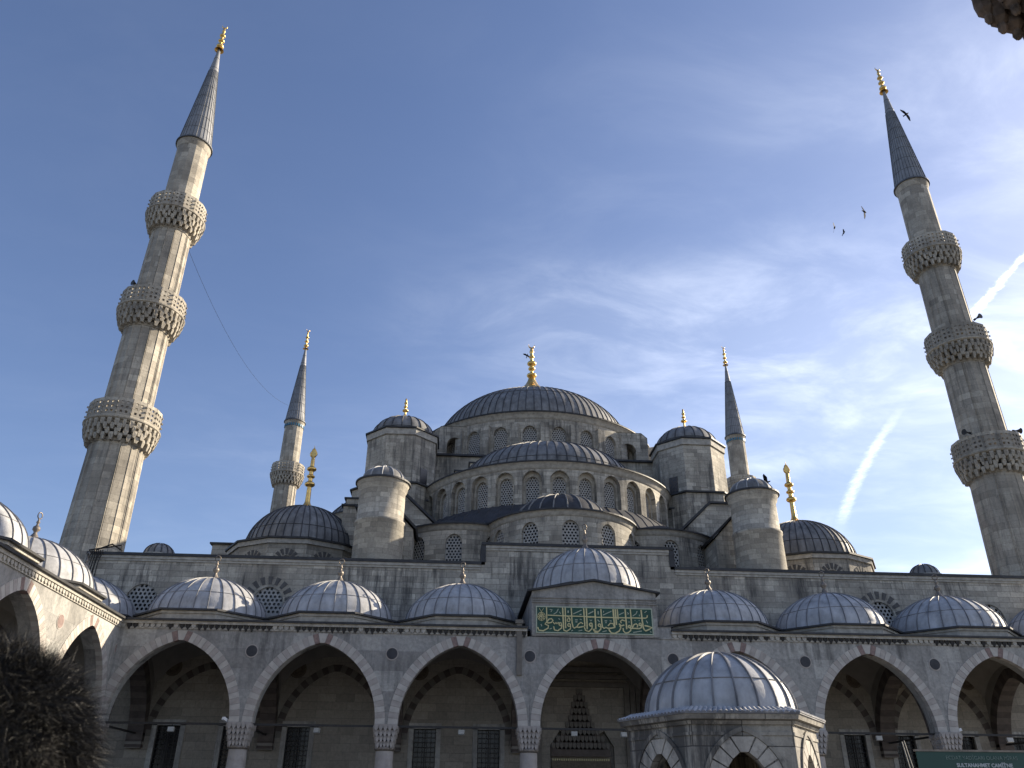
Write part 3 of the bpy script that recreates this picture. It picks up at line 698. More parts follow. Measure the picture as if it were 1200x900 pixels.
# ---- monumental doorway seen through the middle arch
b = B()
for k, (w_, z_, y_) in enumerate(((3.45, 9.35, 0.34), (3.1, 8.95, 0.26), (2.75, 8.5, 0.20))):
    b.box(-w_-0.1, -w_+0.22, YW-y_, YW-0.003*k-0.001, 0, z_); b.box(w_-0.22-0.0, w_+0.1, YW-y_, YW-0.003*k-0.001, 0, z_); b.box(-w_-0.1, w_+0.1, YW-y_-0.02, YW-0.003*k-0.002, z_-0.24, z_+0.02)
pr = b.build('door_surround', 'band_light', hall)
b = B()      # stepped muqarnas hood: tiers of little niches, narrowing upwards
for t in range(9):
    hw = [1.75, 1.45, 1.15, 0.88, 0.70, 0.60, 0.50, 0.36, 0.2][t]; z = 4.75+t*0.38+0.02; nn = max(2, int(hw*2/0.24))
    b.box(-0.2-hw, -0.2+hw, YW-0.02, YW+0.02, z-0.36, z+0.36, 1)
    for i in range(nn):
        x = -0.2-hw+(i+.5)*2*hw/nn; e_ = hw/nn*.9; b.prism([(x-e_, z+.36), (x-e_, z+.16), (x, z+.02), (x+e_, z+.16), (x+e_, z+.36)], YW-0.05-0.006*(9-t), YW-0.021, 0)
b.build('muqarnas_hood', ['band_light', 'band_mid'], hall)
b = B(); b.box(-1.95, 1.55, YW-0.09, YW-0.02, 3.55, 4.25, 0)
for i in range(26): b.box(-1.9+i*0.132, -1.83+i*0.132, YW-0.12, YW-0.085, 4.18, 4.29, 1)
b.build('gilded_band', ['ochre', 'gilt_paint'], hall)
b = B(); b.box(-1.9, 1.7, YW+0.3, YW+0.4, 0, 3.6); b.build('door', 'iron', hall)
b = B(); b.box(-2.0, 1.8, YW+0.32, YW+0.44, 3.6, 5.1); b.build('niche_back', 'inner_wall', hall)

# ================================================================== MINARETS
mn = thing('minaret', 'fluted grey minaret with three carved balconies, sunlit on its right side, nearest on the left', 'minaret', (-32.05, 54.2, 0), radians(7.5), 'minarets around the mosque')
ZB = [25.37, 34.9, 44.15]     # parapet feet
b = B()
def flute(npan, depth):
    def f(a):
        t = (a/(2*pi)*npan) % 1.0; e = min(t, 1-t)
        fc = cos(pi/npan)/cos((t-0.5)*2*pi/npan)
        return fc*(1.0-depth*0.75 if (0.05 < e < 0.09 or 0.20 < e < 0.25) else (1.0+depth*0.6 if e <= 0.05 else 1.0))
    return f
NS = 16*20
def shaft(z0, z1, r0, r1, npan, depth):
    b.lathe([(r0, z0), (r0+(r1-r0)*.5, (z0+z1)/2), (r1, z1-0.45)], NS, m=0, smooth=False, rmod=flute(npan, depth))
    b.lathe([(r1*1.004, z1-0.45), (r1*1.03, z1-0.40), (r1*1.03, z1+0.15)], 48)
b.lathe([(3.0, 0), (3.0, 9.5), (2.12, 12.5)], 12, smooth=False)
shaft(12.5, 24.2, 2.03, 1.80, 16, 0.022)
shaft(25.1, 33.6, 1.66, 1.58, 16, 0.03)
shaft(34.8, 42.8, 1.55, 1.47, 16, 0.03)
b.lathe([(1.36, 43.9), (1.32, 48), (1.28, 51.5)], 16, smooth=False)
b.lathe([(1.28, 51.45), (1.33, 51.7), (1.39, 51.9), (1.40, 52.1)], 32)
b.build('shaft', 'minaret_stone', mn)
rnd_ = random.Random(11)
def balcony(zc_, r_in, Rb):
    b = B(); HM = 1.25; z0 = zc_-HM-.2; tiers = 4; hh = HM/tiers
    for t in range(tiers):
        q = (t+1)/tiers; R0 = r_in+(Rb-r_in)*(q**0.5)*0.99-0.05; z = z0+t*hh
        b.lathe([(r_in-0.05, z+hh*0.3), (R0-0.15, z+hh*0.3), (R0-0.10, z+hh+0.03)], 64, m=1 if t in (0, 1) else 0, smooth=False)  # lower two tiers: dark core colour stands in for shade between the pendants
        nn = (24, 24, 32, 32)[t]
        for i in range(nn):
            a = 2*pi*(i+0.5*(t % 2))/nn; wd = 2*pi*R0/nn*0.56*rnd_.uniform(.8, 1.15)
            ca, sa = cos(a), sin(a); dr_ = hh*rnd_.uniform(.35, .95); ou = rnd_.uniform(-.03, .04)
            def P(u, d, zz): r = R0+d+ou; return (r*sa+u*ca, -r*ca+u*sa, zz)
            sh = [(-wd/2, z+hh*.2), (-wd*.28, z-dr_), (wd*.28, z-dr_), (wd/2, z+hh*.2), (wd/2, z+hh*.98), (-wd/2, z+hh*.98)]
            h_ = [P(u, .02+.08*(zz > z), zz) for u, zz in sh]; i_ = [P(u, -.32, zz) for u, zz in sh]
            b.face(h_, 0)
            for k in range(6): b.face([h_[k], h_[(k+1) % 6], i_[(k+1) % 6], i_[k]], 0)
            if False:      # arched niche heads between the pendants
                aa = a+pi/nn; b.rbox((R0*sin(aa), -R0*cos(aa)), aa, 2*pi*R0/nn*0.72, 0.30, z+hh*.62, z+hh*1.0)
    zt = z0+tiers*hh
    b.lathe([(r_in, zt-0.02), (Rb-.02, zt-0.02), (Rb+0.10, zt+0.06), (Rb+0.12, zt+0.14), (Rb-0.02, zt+0.2), (r_in-.1, zt+0.2)], 64, smooth=False)
    o = b.build('balcony', ['minaret_stone', 'soot_and_gap_shade'], mn)
    b = B(); n = 16; z1 = zt+0.2; H = 1.38; ap = Rb*cos(pi/n); hw = Rb*sin(pi/n)
    for i in range(n):
        a = 2*pi*(i+.5)/n; ca, sa = cos(a), sin(a)
        P = lambda u, d, zz: ((ap+d)*sa+u*ca, -(ap+d)*ca+u*sa, zz)
        xs = [-hw*.93+2*hw*.93*q_ for q_ in (0, .22, .41, .59, .78, 1)]; zs = [z1+H*q_ for q_ in (0, .19, .32, .45, .57, .70, .83, 1)]
        for p in range(5):
            for q in range(7):
                hole = p in (1, 3) and q in (1, 3, 5)
                if hole:
                    for (ua, za, ub, zb) in ((xs[p], zs[q], xs[p+1], zs[q]), (xs[p+1], zs[q], xs[p+1], zs[q+1]), (xs[p+1], zs[q+1], xs[p], zs[q+1]), (xs[p], zs[q+1], xs[p], zs[q])):
                        b.face([P(ua, 0, za), P(ub, 0, zb), P(ub, -.12, zb), P(ua, -.12, za)])
                    continue
                for d in (0, -.12): b.face([P(xs[p], d, zs[q]), P(xs[p+1], d, zs[q]), P(xs[p+1], d, zs[q+1]), P(xs[p], d, zs[q+1])])
        b.face([P(-hw, 0, z1+H), P(hw, 0, z1+H), P(hw, -.12, z1+H), P(-hw, -.12, z1+H)])
        aa = 2*pi*i/n; b.rbox(((Rb-.09)*sin(aa), -(Rb-.09)*cos(aa)), aa, 0.16, 0.14, z1, z1+H-0.02)
        for q in range(3): b.rbox(((Rb+.05)*sin(aa), -(Rb+.05)*cos(aa)), aa, 0.07, 0.10, z1+.22+q*.38, z1+.34+q*.38)
    b.build('parapet', 'minaret_stone', o)
for z, ri, Rb in zip(ZB, (1.82, 1.60, 1.49), (2.46, 2.34, 2.20)): balcony(z, ri, Rb)
b = B(); b.lathe([(1.33, 52.1), (1.52, 52.1), (1.52, 52.22), (1.33, 52.4)], 32, m=1, smooth=False)
zt, zb, rb = 64.5, 52.22, 1.37
b.lathe([(rb, zb), (rb*.55+.045, zb+(zt-zb)*.45), (0.10, zt)], 28)
for i in range(28):
    a = 2*pi*i/28; rows = []
    for r, z in [(rb, zb), (rb*.55+.045, zb+(zt-zb)*.45), (rb*.25+.07, zb+(zt-zb)*.75)]:
        hw = .022; rows.append([(r*sin(a)-hw*cos(a), -r*cos(a)-hw*sin(a), z), ((r+.035)*sin(a), -(r+.035)*cos(a), z), (r*sin(a)+hw*cos(a), -r*cos(a)+hw*sin(a), z)])
    b.grid(rows, 1, None, False)
for k in range(1, 9):
    q = k/9.; z = zb+(zt-zb)*q
    r = rb*(1-q*1.0) if q < .38 else rb*(.62-(q-.38)*1.0)
    r = rb*(1-q)+.1*q
    b.lathe([(r+.005, z-.03), (r+.022, z), (r+.0, z+.03)], 28, m=1, smooth=False)
b.build('spire', ['lead_spire', 'lead_spire_seam'], mn)
finial(3.5, 0.30, [(0.13, 0.34, 0.26), (0.34, 0.29, 0.2), (0.54, 0.27, 0.19), (0.72, 0.16, 0.12)], crescent=True).build('finial', 'gold', mn, (0, 0, 64.4))
b = B()
for i in range(24):
    a = 2*pi*i/24; b.rbox((1.31*sin(a), -1.31*cos(a)), a, 0.2, 0.12, 51.25, 51.62)
b.build('tile_band', 'turquoise', mn)
for (loc, lab) in (((32.15, 54.2, 0), 'fluted grey minaret with three balconies, mostly in shade, standing beside the vapour trail'),
                   ((-31.75, 106.3, -2.0), 'slim distant minaret with one balcony in view behind the left corner dome'),
                   ((32.2, 106.3, -1.8), 'slim distant minaret rising behind the round stair turret on the right of the mosque')):
    c = copy_tree(mn); c.location = loc; c['label'] = lab
for o in list(COL.objects):      # the blue tiles show only on the two far minarets
    if o.name.startswith('tile_band') and o.parent.location.y < 60: bpy.data.objects.remove(o)

# ================================================================== ARCADES
def dome_src():
    b = B(); dome(b, (0, 0), -.05, 3.28, 2.42, 28, pw=1.12, rw=0.05, rh=0.05, lip=0.12, rings=(0.42,), steps=14, jit=0.012)
    return b
def alem():
    b = B(); b.lathe([(0.34, 0), (0.22, 0.22), (0.10, 0.42), (0.09, 0.5), (0.19, 0.62), (0.17, 0.75), (0.07, 0.84), (0.06, 0.95), (0.10, 1.0), (0.06, 1.08), (0.04, 1.2)], 12)
    pts = [(0.15*cos(t), 0, 1.36+0.17*sin(t)) for t in [2*pi*i/12 for i in range(13)]]; b.tube(pts, 0.032, 5); return b
def arcade(root, cols, piers_end, z_c=10.35, portal=None, corner=(), dstart=None):
    """local frame: x along the front, y into the arcade. cols: column x positions"""
    D = YW-44.8
    f = plane_f(0, 0)
    bays = list(zip(cols[:-1], cols[1:])); x0, x1 = cols[0], cols[-1]
    ops = [((a+c)/2, (c-a)/2-0.56, 0, 5.42, 3.98) for a, c in bays]
    b = B(); arch_wall(b, f, x0-0.5, x1+0.5, 5.42, z_c-0.45, [(o[0], o[1], 5.42, 5.42, o[4]) for o in ops], 0.85, 3, nseg=32, back=True)
    b.build('arcade_wall', 'marble', root)
    def mi(k, n):
        mid = (n-1)/2
        if abs(k-mid) in (1.0,): return 2
        return (k % 2)
    for (c, h, s, zs, r) in ops:
        b = B(); voussoirs(b, f, c, h-0.014, zs, r-0.014, 0.50, 41, -0.022, 0.30, mi, gap=0.008)
        b.build('arch', ['voussoir_light', 'voussoir_grey', 'voussoir_red'], root)
    # cornice, dentils, dark drip edge
    b = B(); X0, X1 = x0-0.45, x1+0.45
    segs = [(X0, X1)] if not portal else [(X0, -3.98), (3.95, X1)]
    for (a, c) in segs:
        b.box(a, c, -0.06, 0.86, z_c-0.45, z_c-0.36, 0); b.box(a, c, -0.17, 0.86, z_c-0.20, z_c-0.05, 0)
        b.box(a-.02, c+.02, -0.30, 1.2, z_c-0.05, z_c+0.05, 1)
        b.box(a, c, -0.02, 0.86, z_c-0.36, z_c-0.2, 0)
        n = int((c-a)/0.30)
        for i in range(n):
            x = a+(i+.5)*(c-a)/n
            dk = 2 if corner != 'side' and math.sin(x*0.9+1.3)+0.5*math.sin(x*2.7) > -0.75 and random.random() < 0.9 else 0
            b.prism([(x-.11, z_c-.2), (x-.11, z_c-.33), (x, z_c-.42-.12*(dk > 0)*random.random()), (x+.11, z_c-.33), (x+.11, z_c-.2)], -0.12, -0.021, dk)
    b.build('cornice', ['cornice', 'lead_edge', 'soot_and_gap_shade'], root)
    # columns
    cb = B(); cb.box(-.62, .62, -.62+.42, .62+.42, 0, .35, 0)
    cb.lathe([(.58, .35), (.6, .5), (.5, .62), (.47, .7), (.445, 4.30)], 32, (0, .42), 0)
    cb.lathe([(.45, 4.18), (.52, 4.22), (.52, 4.34), (.45, 4.38)], 32, (0, .42), 1)
    cs = None
    kb = B()
    for t in range(4):
        hw = 0.42+0.052*t; z = 4.36+t*0.26
        kb.box(-hw, hw, .42-hw, .42+hw, z+0.08, z+0.27, 0)
        nn = 5
        for sd_ in range(4):
            for i in range(nn):
                u = -hw+(i+.5)*2*hw/nn; ww = hw/nn*0.72
                q = [(u-ww, z+.2), (u-ww, z+.05), (u, z-.08), (u+ww, z+.05), (u+ww, z+.2)]
                R_ = Matrix.Rotation(sd_*pi/2, 3, 'Z')
                fr = [R_ @ Vector((x, -hw-.05, zz)) for x, zz in q]; bk = [R_ @ Vector((x, -hw+.12, zz)) for x, zz in q]
                fr = [(p.x, p.y+.42, p.z) for p in fr]; bk = [(p.x, p.y+.42, p.z) for p in bk]
                kb.face(fr, 0)
                for e in range(5): kb.face([fr[e], fr[(e+1) % 5], bk[(e+1) % 5], bk[e]], 0)
    ks = None
    for x in cols:
        if ks is None:
            cs = cb.build('column', ['voussoir_grey', 'old_bronze'], root, (x, 0, 0)); ks = kb.build('capital', 'voussoir_grey', cs)
        else:
            o = put(cs, 'column', root, (x, 0, 0)); put(ks, 'capital', o, (0, 0, 0))
    # tie rods
    for (a, c) in bays:
        b = B(); b.box(a+.5, c-.5, .36, .44, 5.30, 5.40); b.build('tie_rod', 'iron', root)
    # transverse arches and their rods
    fr = None
    for x in cols:
        b = B()
        ft = lambda u, z, d, x=x: (x-0.42+d, 0.85+u, z)
        L_ = D-0.86; c = L_/2; h = L_/2-0.35; zs = 5.0
        arch_wall(b, ft, 0, L_, 4.55, 9.9, [(c, h, 4.55, zs, 3.9)], 0.84, 5, nseg=20, back=True, m=0)
        for e, (u0, u1) in enumerate(((0, .35), (L_-.35, L_))): b.face([ft(u0, 4.55, 0), ft(u1, 4.55, 0), ft(u1, 4.55, .84), ft(u0, 4.55, .84)], 1)
        voussoirs(b, ft, c, h-.03, zs, 3.9-.03, 0.62, 27, -0.03, 0.87, lambda k, n: 1 if k % 2 else 2, gap=0.004)
        for j in range(3): b.box(x-.45, x+.45, D-.37-.02, D-.001, 4.6+j*.3, 4.75+j*.3, 1)
        b.build('transverse_arch', ['plaster', 'band_dark', 'band_mid'], root)
        b = B(); b.box(x-.04, x+.04, .85, D-.35, 5.28, 5.38); b.build('tie_rod', 'iron', root)
    # vaults
    for (a, c) in bays:
        b = B(); cx = (a+c)/2; cy = (D+.85)/2; hx = (c-a)/2-.42; hy = (D-.85)/2; Rv = 4.95; zc0 = 5.9; rows = []
        for i in range(17):
            row = []
            for j in range(17):
                X = -hx+2*hx*i/16; Y = -hy+2*hy*j/16
                row.append((cx+X, cy+Y, zc0+sqrt(max(0.01, Rv*Rv-X*X-Y*Y))))
            rows.append(row)
        b.grid(rows, 0, None, True); b.build('vault', 'plaster', root)
        # wall arch and painted roundels at the back
        b = B(); fbk = lambda u, z, d: (u, D-d, z)
        voussoirs(b, fbk, cx, hx-0.35, 5.2, 3.75, 0.42, 31, 0.0, 0.03, lambda k, n: k % 2, gap=0.0)
        if not (portal and abs(cx) < 1): b.build('wall_arch', ['band_light', 'band_dark'], root)
        for s in (-1, 1):
            b = B(); xx = cx+s*2.35; zz = 9.0
            n_ = 24; yy = 4.9
            for rr, dd_, mm in ((0.52, 0.0, 0), (0.40, -.012, 1), (0.2, -.024, 0)):
                b.face([(xx+rr*cos(2*pi*i/n_), D-.05+dd_, zz+rr*sin(2*pi*i/n_)) for i in range(n_)], mm)
            if not (portal and abs(cx) < 1): b.build('painted_roundel', ['ochre', 'ochre_dark'], root)
    # spandrel roundels
    for x in cols:
        b = B(); n_ = 24
        for rr, yy, mm in ((0.34, -.02, 1), (0.285, -.035, 0)):
            P = [(rr*cos(2*pi*i/n_), rr*sin(2*pi*i/n_)) for i in range(n_)]
            b.face([(p, yy, q) for p, q in P], mm)
            for i in range(n_):
                j = (i+1) % n_; b.face([(P[i][0], yy, P[i][1]), (P[j][0], yy, P[j][1]), (P[j][0], 0.01, P[j][1]), (P[i][0], 0.01, P[i][1])], mm)
        b.build('roundel', [('voussoir_red' if corner == 'side' else 'lead_roof'), 'voussoir_grey'], root, (x+0.05, 0, 8.87))
    # roof and domes
    b = B(); b.box(x0-.4, x1+.4, .86, D-.02, 10.36, 10.46); b.build('arcade_roof', 'lead_roof', root)
    ds = None
    xs = [(a+c)/2 for a, c in bays]
    if corner == 'both': xs = [xs[0]-7.55]+xs+[xs[-1]+7.55]
    for x in xs:
        big = portal and abs(x) < 1
        z0 = 11.05 if not big else 13.0
        b = B(); poly_ring(b, (0, 0), 3.42, z_c+.02, z0-.08, 8, 0, Ri=2.5); poly_ring(b, (0, 0), 3.5, z0-.22, z0-.082, 8, 0, Ri=2.6); poly_ring(b, (0, 0), 3.66, z0-.08, z0+.02, 8, 1, Ri=2.7)
        dr = b.build('drum', ['cornice', 'lead_edge'], root, (x, 3.95, 0))
        if ds is None: ds = dome_src().build('portico_dome', ['lead_pale', 'lead_pale_seam'], dr, (0, 0, z0+.10), 0.05); d = ds
        else: d = put(ds, 'portico_dome', dr, (0, 0, z0+.10), random.uniform(0, .2))
        if big: d.scale = (1.0, 1.0, 1.18)
        fs = alem().build('finial', 'old_bronze', d, (0, 0, 2.27)); fs.rotation_euler[2] = random.uniform(-.9, .9)
    return root

por = thing('portico', 'shaded marble portico of pointed arches along the front of the mosque', 'portico', (0, 44.8, 0))
colx = [-25.85, -18.5, -11.2, -3.88, 3.88, 11.2, 18.5, 25.85]
arcade(por, colx, True, portal=4.0, corner='both')
# raised middle bay
b = B(); f = plane_f(0, 0)
PX, pc_ = 3.47, -0.25
arch_top = lambda u: 12.95-abs(u-pc_)*0.17
arch_wall(b, plane_f(0, -0.05), pc_-PX, pc_+PX, 9.93, arch_top, [], 0.9, PX, m=0)
b.box(pc_-PX, pc_-PX+.25, -0.04, 6.95, 9.95, 12.25, 0); b.box(pc_+PX-.25, pc_+PX, -0.04, 6.95, 9.95, 12.25, 0)
for (z, d, h) in ((11.72, .07, .06), (11.84, .04, .05), (11.97, .07, .04)): b.box(pc_-PX-.02, pc_+PX+.02, -0.05-d, 0.0, z, z+h, 0)
b.box(pc_-PX-.01, pc_+PX+.01, -0.08, 0.0, 9.98, 10.03, 0)
b.box(pc_+PX+.002, 3.95, -0.045, 0.86, 9.9, 10.55, 0); b.box(pc_+PX+.002, 4.1, -0.10, 1.2, 10.55, 10.62, 1)
XL, XR = pc_-PX-.26, pc_+PX+.22
b.prism([(XL, 12.30), (pc_, 12.96), (pc_, 13.07), (XL, 12.40)], -0.24, 7.0, 1); b.prism([(pc_, 12.96), (XR, 12.32), (XR, 12.42), (pc_, 13.07)], -0.24, 7.0, 1)
b.build('portal_block', ['marble', 'lead_edge', 'cornice'], por)
b = B(); b.box(-4.55, -4.27, -0.14, -0.005, 7.9, 10.75); b.box(-4.62, -4.2, -0.2, -0.003, 10.55, 10.75); b.build('drainpipe', 'band_light', por)
# left side arcade: its front looks towards +X
side = thing('side_arcade', 'sunlit marble side arcade with domes at the left edge of the courtyard', 'arcade', (-25.4, 0, 0), pi/2)
arcade(side, [15.9, 23.2, 30.6, 37.95, 45.3-0.35], True, corner='side')

# ---- calligraphy panel over the middle arch (lettering laid out on its own grid)
PW, PH = 6.35, 1.36
panel = thing('calligraphy_panel', 'green panel with gilded arabic calligraphy above the middle arch of the portico', 'sign', (-0.28, 44.8-0.05, 10.80))
b = B(); b.box(-PW/2, PW/2, -0.06, -0.006, -PH/2, PH/2); b.build('panel_board', 'green', panel)
b = B()
for (x0, x1, z0, z1) in ((-PW/2-.05, PW/2+.05, PH/2-.02, PH/2+.04), (-PW/2-.05, PW/2+.05, -PH/2-.04, -PH/2+.02), (-PW/2-.05, -PW/2+.01, -PH/2+.021, PH/2-.021), (PW/2-.01, PW/2+.05, -PH/2+.021, PH/2-.021)):
    b.box(x0, x1, -0.085, -0.004, z0, z1)
b.build('frame', 'gilt_pale', panel)
def circ(x, y, r, n=10): return [(x+r*cos(2*pi*i/n), y+r*sin(2*pi*i/n)) for i in range(n+1)]
SR_ = [ # right half, grid A
 (20, [(115, 235), (118, 570)]), (18, [(222, 235), (228, 450), (238, 540)]), (22, [(440, 235), (454, 545)]), (20, [(478, 235), (487, 500)]), (17, [(515, 235), (522, 410)]),
 (20, [(655, 235), (665, 570)]), (17, [(748, 235), (758, 530)]), (20, [(940, 245), (950, 440), (962, 560)]),
 (15, [(-20, 369), (480, 378), (1010, 385), (1040, 370), (1046, 335)]),
 (19, [(985, 510), (1040, 520), (1118, 545), (1060, 575), (1000, 598), (972, 575), (960, 540)]),
 (15, circ(908, 490, 20)), (18, [(932, 495), (925, 545), (890, 560), (750, 555), (705, 537)]),
 (16, [(768, 545), (800, 492), (840, 480), (866, 505), (850, 538)]), (14, circ(715, 528, 21)), (17, [(738, 545), (735, 590), (690, 628), (640, 635), (605, 600), (600, 550)]),
 (16, [(642, 432), (590, 415), (560, 440), (575, 470)]), (18, [(625, 500), (570, 515), (530, 480)]), (18, [(540, 510), (562, 545), (530, 600), (450, 640), (390, 635), (355, 590), (350, 550)]),
 (16, [(335, 515), (380, 470), (430, 480), (440, 520)]), (17, [(454, 540), (400, 552), (330, 556), (300, 540), (262, 556), (238, 535)]),
 (15, circ(185, 505, 22)), (17, [(212, 520), (205, 570), (150, 620), (100, 620), (70, 570)]), (15, circ(35, 490, 22)), (17, [(60, 505), (50, 560), (0, 605)])]
SRp = [(11, [(255, 335), (410, 270)]), (11, [(540, 330), (630, 290)]), (11, [(785, 350), (850, 310), (870, 265)]), (16, [(814, 425), (828, 425)]), (16, [(888, 425), (902, 425)]), (12, [(775, 625), (930, 600)]),
 (12, [(1020, 425), (1045, 470)]), (11, [(235, 610), (310, 595)]), (11, [(0, 318), (90, 275)]), (12, [(155, 410), (190, 450)]), (16, [(170, 270), (172, 325)]), (12, [(280, 432), (325, 432)]), (12, [(290, 462), (315, 462)]),
 (11, [(690, 290), (715, 310), (695, 325)]), (11, [(905, 325), (905, 355)]), (10, [(1000, 292), (1040, 265)]), (11, [(370, 430), (405, 435)]), (11, [(270, 265), (265, 295)]), (11, [(1075, 610), (1100, 622)]), (14, [(705, 445), (720, 455)])]
SL_ = [ # left half, grid B
 (16, [(248, 220), (250, 500)]), (20, [(552, 230), (562, 600)]), (17, [(600, 230), (600, 590)]), (18, [(715, 235), (722, 480), (738, 570)]), (20, [(950, 240), (962, 560)]), (20, [(1000, 240), (1003, 610)]), (18, [(1160, 250), (1165, 610)]),
 (14, [(265, 362), (560, 375), (1180, 390)]), (13, circ(658, 450, 27)), (13, [(620, 370), (680, 415), (690, 450)]),
 (7, circ(150, 385, 72, 16)), (7, circ(150, 390, 45, 12)), (6, [(90, 350), (205, 430)]), (6, [(95, 420), (200, 345)]), (6, [(150, 300), (150, 465)]), (6, [(85, 385), (215, 385)]), (7, [(110, 245), (150, 300), (190, 245)]), (6, circ(150, 350, 25)),
 (18, [(250, 480), (212, 518), (280, 545), (272, 590), (180, 635), (100, 625), (75, 570)]), (17, [(250, 492), (290, 432), (340, 425), (366, 455), (335, 492), (262, 502)]),
 (16, [(366, 485), (400, 518), (420, 490), (440, 515), (460, 490), (482, 512)]), (15, circ(502, 520, 25)), (17, [(530, 535), (520, 590), (450, 635), (390, 620), (375, 560)]),
 (15, circ(665, 535, 25)), (17, [(693, 550), (690, 600), (620, 645), (570, 630), (555, 590)]), (17, [(738, 565), (760, 590), (800, 570), (850, 577), (940, 560)]), (15, [(930, 515), (890, 490), (840, 520), (810, 568)]),
 (15, circ(1072, 530, 27)), (17, [(1100, 545), (1092, 600), (1030, 650), (970, 630), (950, 570)]), (17, [(1125, 600), (1155, 645), (1200, 648)])]
SLp = [(12, [(310, 260), (355, 270), (330, 305)]), (12, [(380, 345), (440, 310), (470, 250)]), (12, [(750, 340), (910, 270)]), (12, [(1030, 340), (1130, 290)]), (18, [(655, 280), (655, 320)]), (12, [(1060, 440), (1080, 465), (1100, 440)]),
 (13, [(780, 445), (830, 445)]), (13, [(785, 480), (825, 480)]), (12, [(870, 350), (905, 345)]), (11, [(840, 640), (910, 625)]), (11, [(300, 605), (340, 590)]), (11, [(470, 420), (495, 440)]), (13, [(140, 520), (155, 555)]), (10, [(490, 300), (510, 340)]), (11, [(705, 640), (735, 625)]), (11, [(870, 435), (905, 440)])]
def lettering(sets, k, y):
    b = B(); d = 0
    for ox, sc_, st in sets:
        for wd, pts in st:
            d += 1; q = []
            for (x, z) in pts:
                X = ox+x/sc_; Z = 700+z/sc_; zt_ = 713.3+(X-629)*0.0163; zb_ = 741+(X-629)*0.022
                q.append(((X-629)/135.8*PW-PW/2, ((zb_-Z)/(zb_-zt_))*PH-PH/2))
            hw = wd/sc_*0.046*0.5*k; lf = []; rg = []
            for i in range(len(q)):
                a = q[max(i-1, 0)]; c = q[min(i+1, len(q)-1)]; tx_, tz_ = c[0]-a[0], c[1]-a[1]; l = math.hypot(tx_, tz_) or 1
                nx, nz = -tz_/l*hw, tx_/l*hw; lf.append((q[i][0]+nx, q[i][1]+nz)); rg.append((q[i][0]-nx, q[i][1]-nz))
            yy = y-0.0006*d
            for i in range(len(q)-1):
                c4 = [lf[i], lf[i+1], rg[i+1], rg[i]]
                b.hexa([(u, -0.059, z) for u, z in c4]+[(u, yy-0.0002*i, z) for u, z in c4])
    return b
lettering([(690, 15., SR_), (625, 16., SL_)], 1.25, -0.075).build('lettering', 'gilt_paint', panel)
lettering([(690, 15., SRp), (625, 16., SLp)], 1.25, -0.070).build('vowel_marks', 'gilt_pale', panel)

# ---- floodlights and cameras under the rods
fb_ = B(); fb_.box(-.17, .17, -.10, .06, -.14, .10, 0); fb_.box(-.13, .13, -.115, -.10, -.10, .06, 1); fb_.box(-.02, .02, -.02, .02, .10, .26, 2)
LAB = {0: 'small white floodlight hanging above the iron lattice window in the leftmost arch of the portico', 1: 'small white floodlight beside the lattice window in the second arch from the left',
       2: 'small white floodlight between the two lattice windows of the third arch', 3: 'white floodlight hanging in the middle arch before the muqarnas hood, left one of two',
       4: 'white floodlight hanging in the middle arch beside the fountain roof', 5: 'small white floodlight in the arch just right of the fountain', 6: 'small white floodlight in the rightmost arch above the green sign'}
s0 = None
for i, (x, z) in enumerate(((-23.43, 5.45), (-15.4, 5.5), (-7.27, 5.5), (-0.8, 5.5), (2.05, 5.5), (17.2, 5.5), (25.2, 5.5))):
    if s0 is None: o = s0 = fb_.build('floodlight', ['white_box', 'white_box', 'iron'], None, (x, 50, z))
    else: o = s0.copy(); COL.objects.link(o); o.location = (x, 50, z)
    tag(o, LAB[i], 'floodlight', 'floodlights under the portico')
    o.rotation_euler = (radians(-12), 0, radians(random.uniform(-25, 25)))
cb_ = B(); cb_.box(-.08, .08, -.30, .12, -.07, .07, 0); cb_.lathe([(.06, .07), (.06, .16), (.0, .18)], 10, (0, 0.02), 1)
for i, (x, l) in enumerate(((-19.2, 'white security camera on the tie rod left of the first full column'), (19.0, 'white security camera beside the last column above the green sign'))):
    o = cb_.build('security_camera', ['white_box', 'iron'], None, (x, 44.95, 5.48)); o.rotation_euler = (radians(-20), 0, radians(55 if i else -30)); tag(o, l, 'camera', 'security cameras on the portico')

# ================================================================== FOUNTAIN
fo = thing('ablution_fountain', 'six-sided stone fountain kiosk with ribbed lead dome in the courtyard', 'fountain', (-0.15, 24.6, 0), radians(-5))
HR = 2.66; ap = HR*cos(pi/6); hs = HR/2; n = 6; Zf = 3.62
b = B()
for k in range(6):
    a = k*pi/3
    f = lambda u, z, d, a=a: ((ap-d)*sin(a)+u*cos(a), -(ap-d)*cos(a)+u*sin(a), z)
    arch_wall(b, f, -hs, hs, 1.9, Zf, [(0, 0.60, 1.9, 2.1, 0.92)], 0.42, 2, nseg=18, back=True)
b.build('arch_wall', 'fountain_stone', fo)
for k in range(6):
    a = k*pi/3
    f = lambda u, z, d, a=a: ((ap-d)*sin(a)+u*cos(a), -(ap-d)*cos(a)+u*sin(a), z)
    b = B(); voussoirs(b, f, 0, 0.597, 2.1, 0.917, 0.42, 9, -0.03, 0.2, lambda k_, n_: 0, gap=0.016)
    voussoirs(b, f, 0, 1.03, 2.1, 1.36, 0.11, 24, -0.06, 0.1, lambda k_, n_: 1, gap=0.0)
    b.build('arch', ['fountain_block', 'fountain_stone'], fo)
b = B()
poly_ring(b, (0, 0), ap+0.03, 3.36, 3.44, 6, 0, Ri=ap-.3); poly_ring(b, (0, 0), ap+0.06, 3.62, 3.74, 6, 0, Ri=2.2, Rt=ap+.12); poly_ring(b, (0, 0), ap+0.20, 3.74, 3.86, 6, 0, Ri=2.2, Rt=ap+.24)
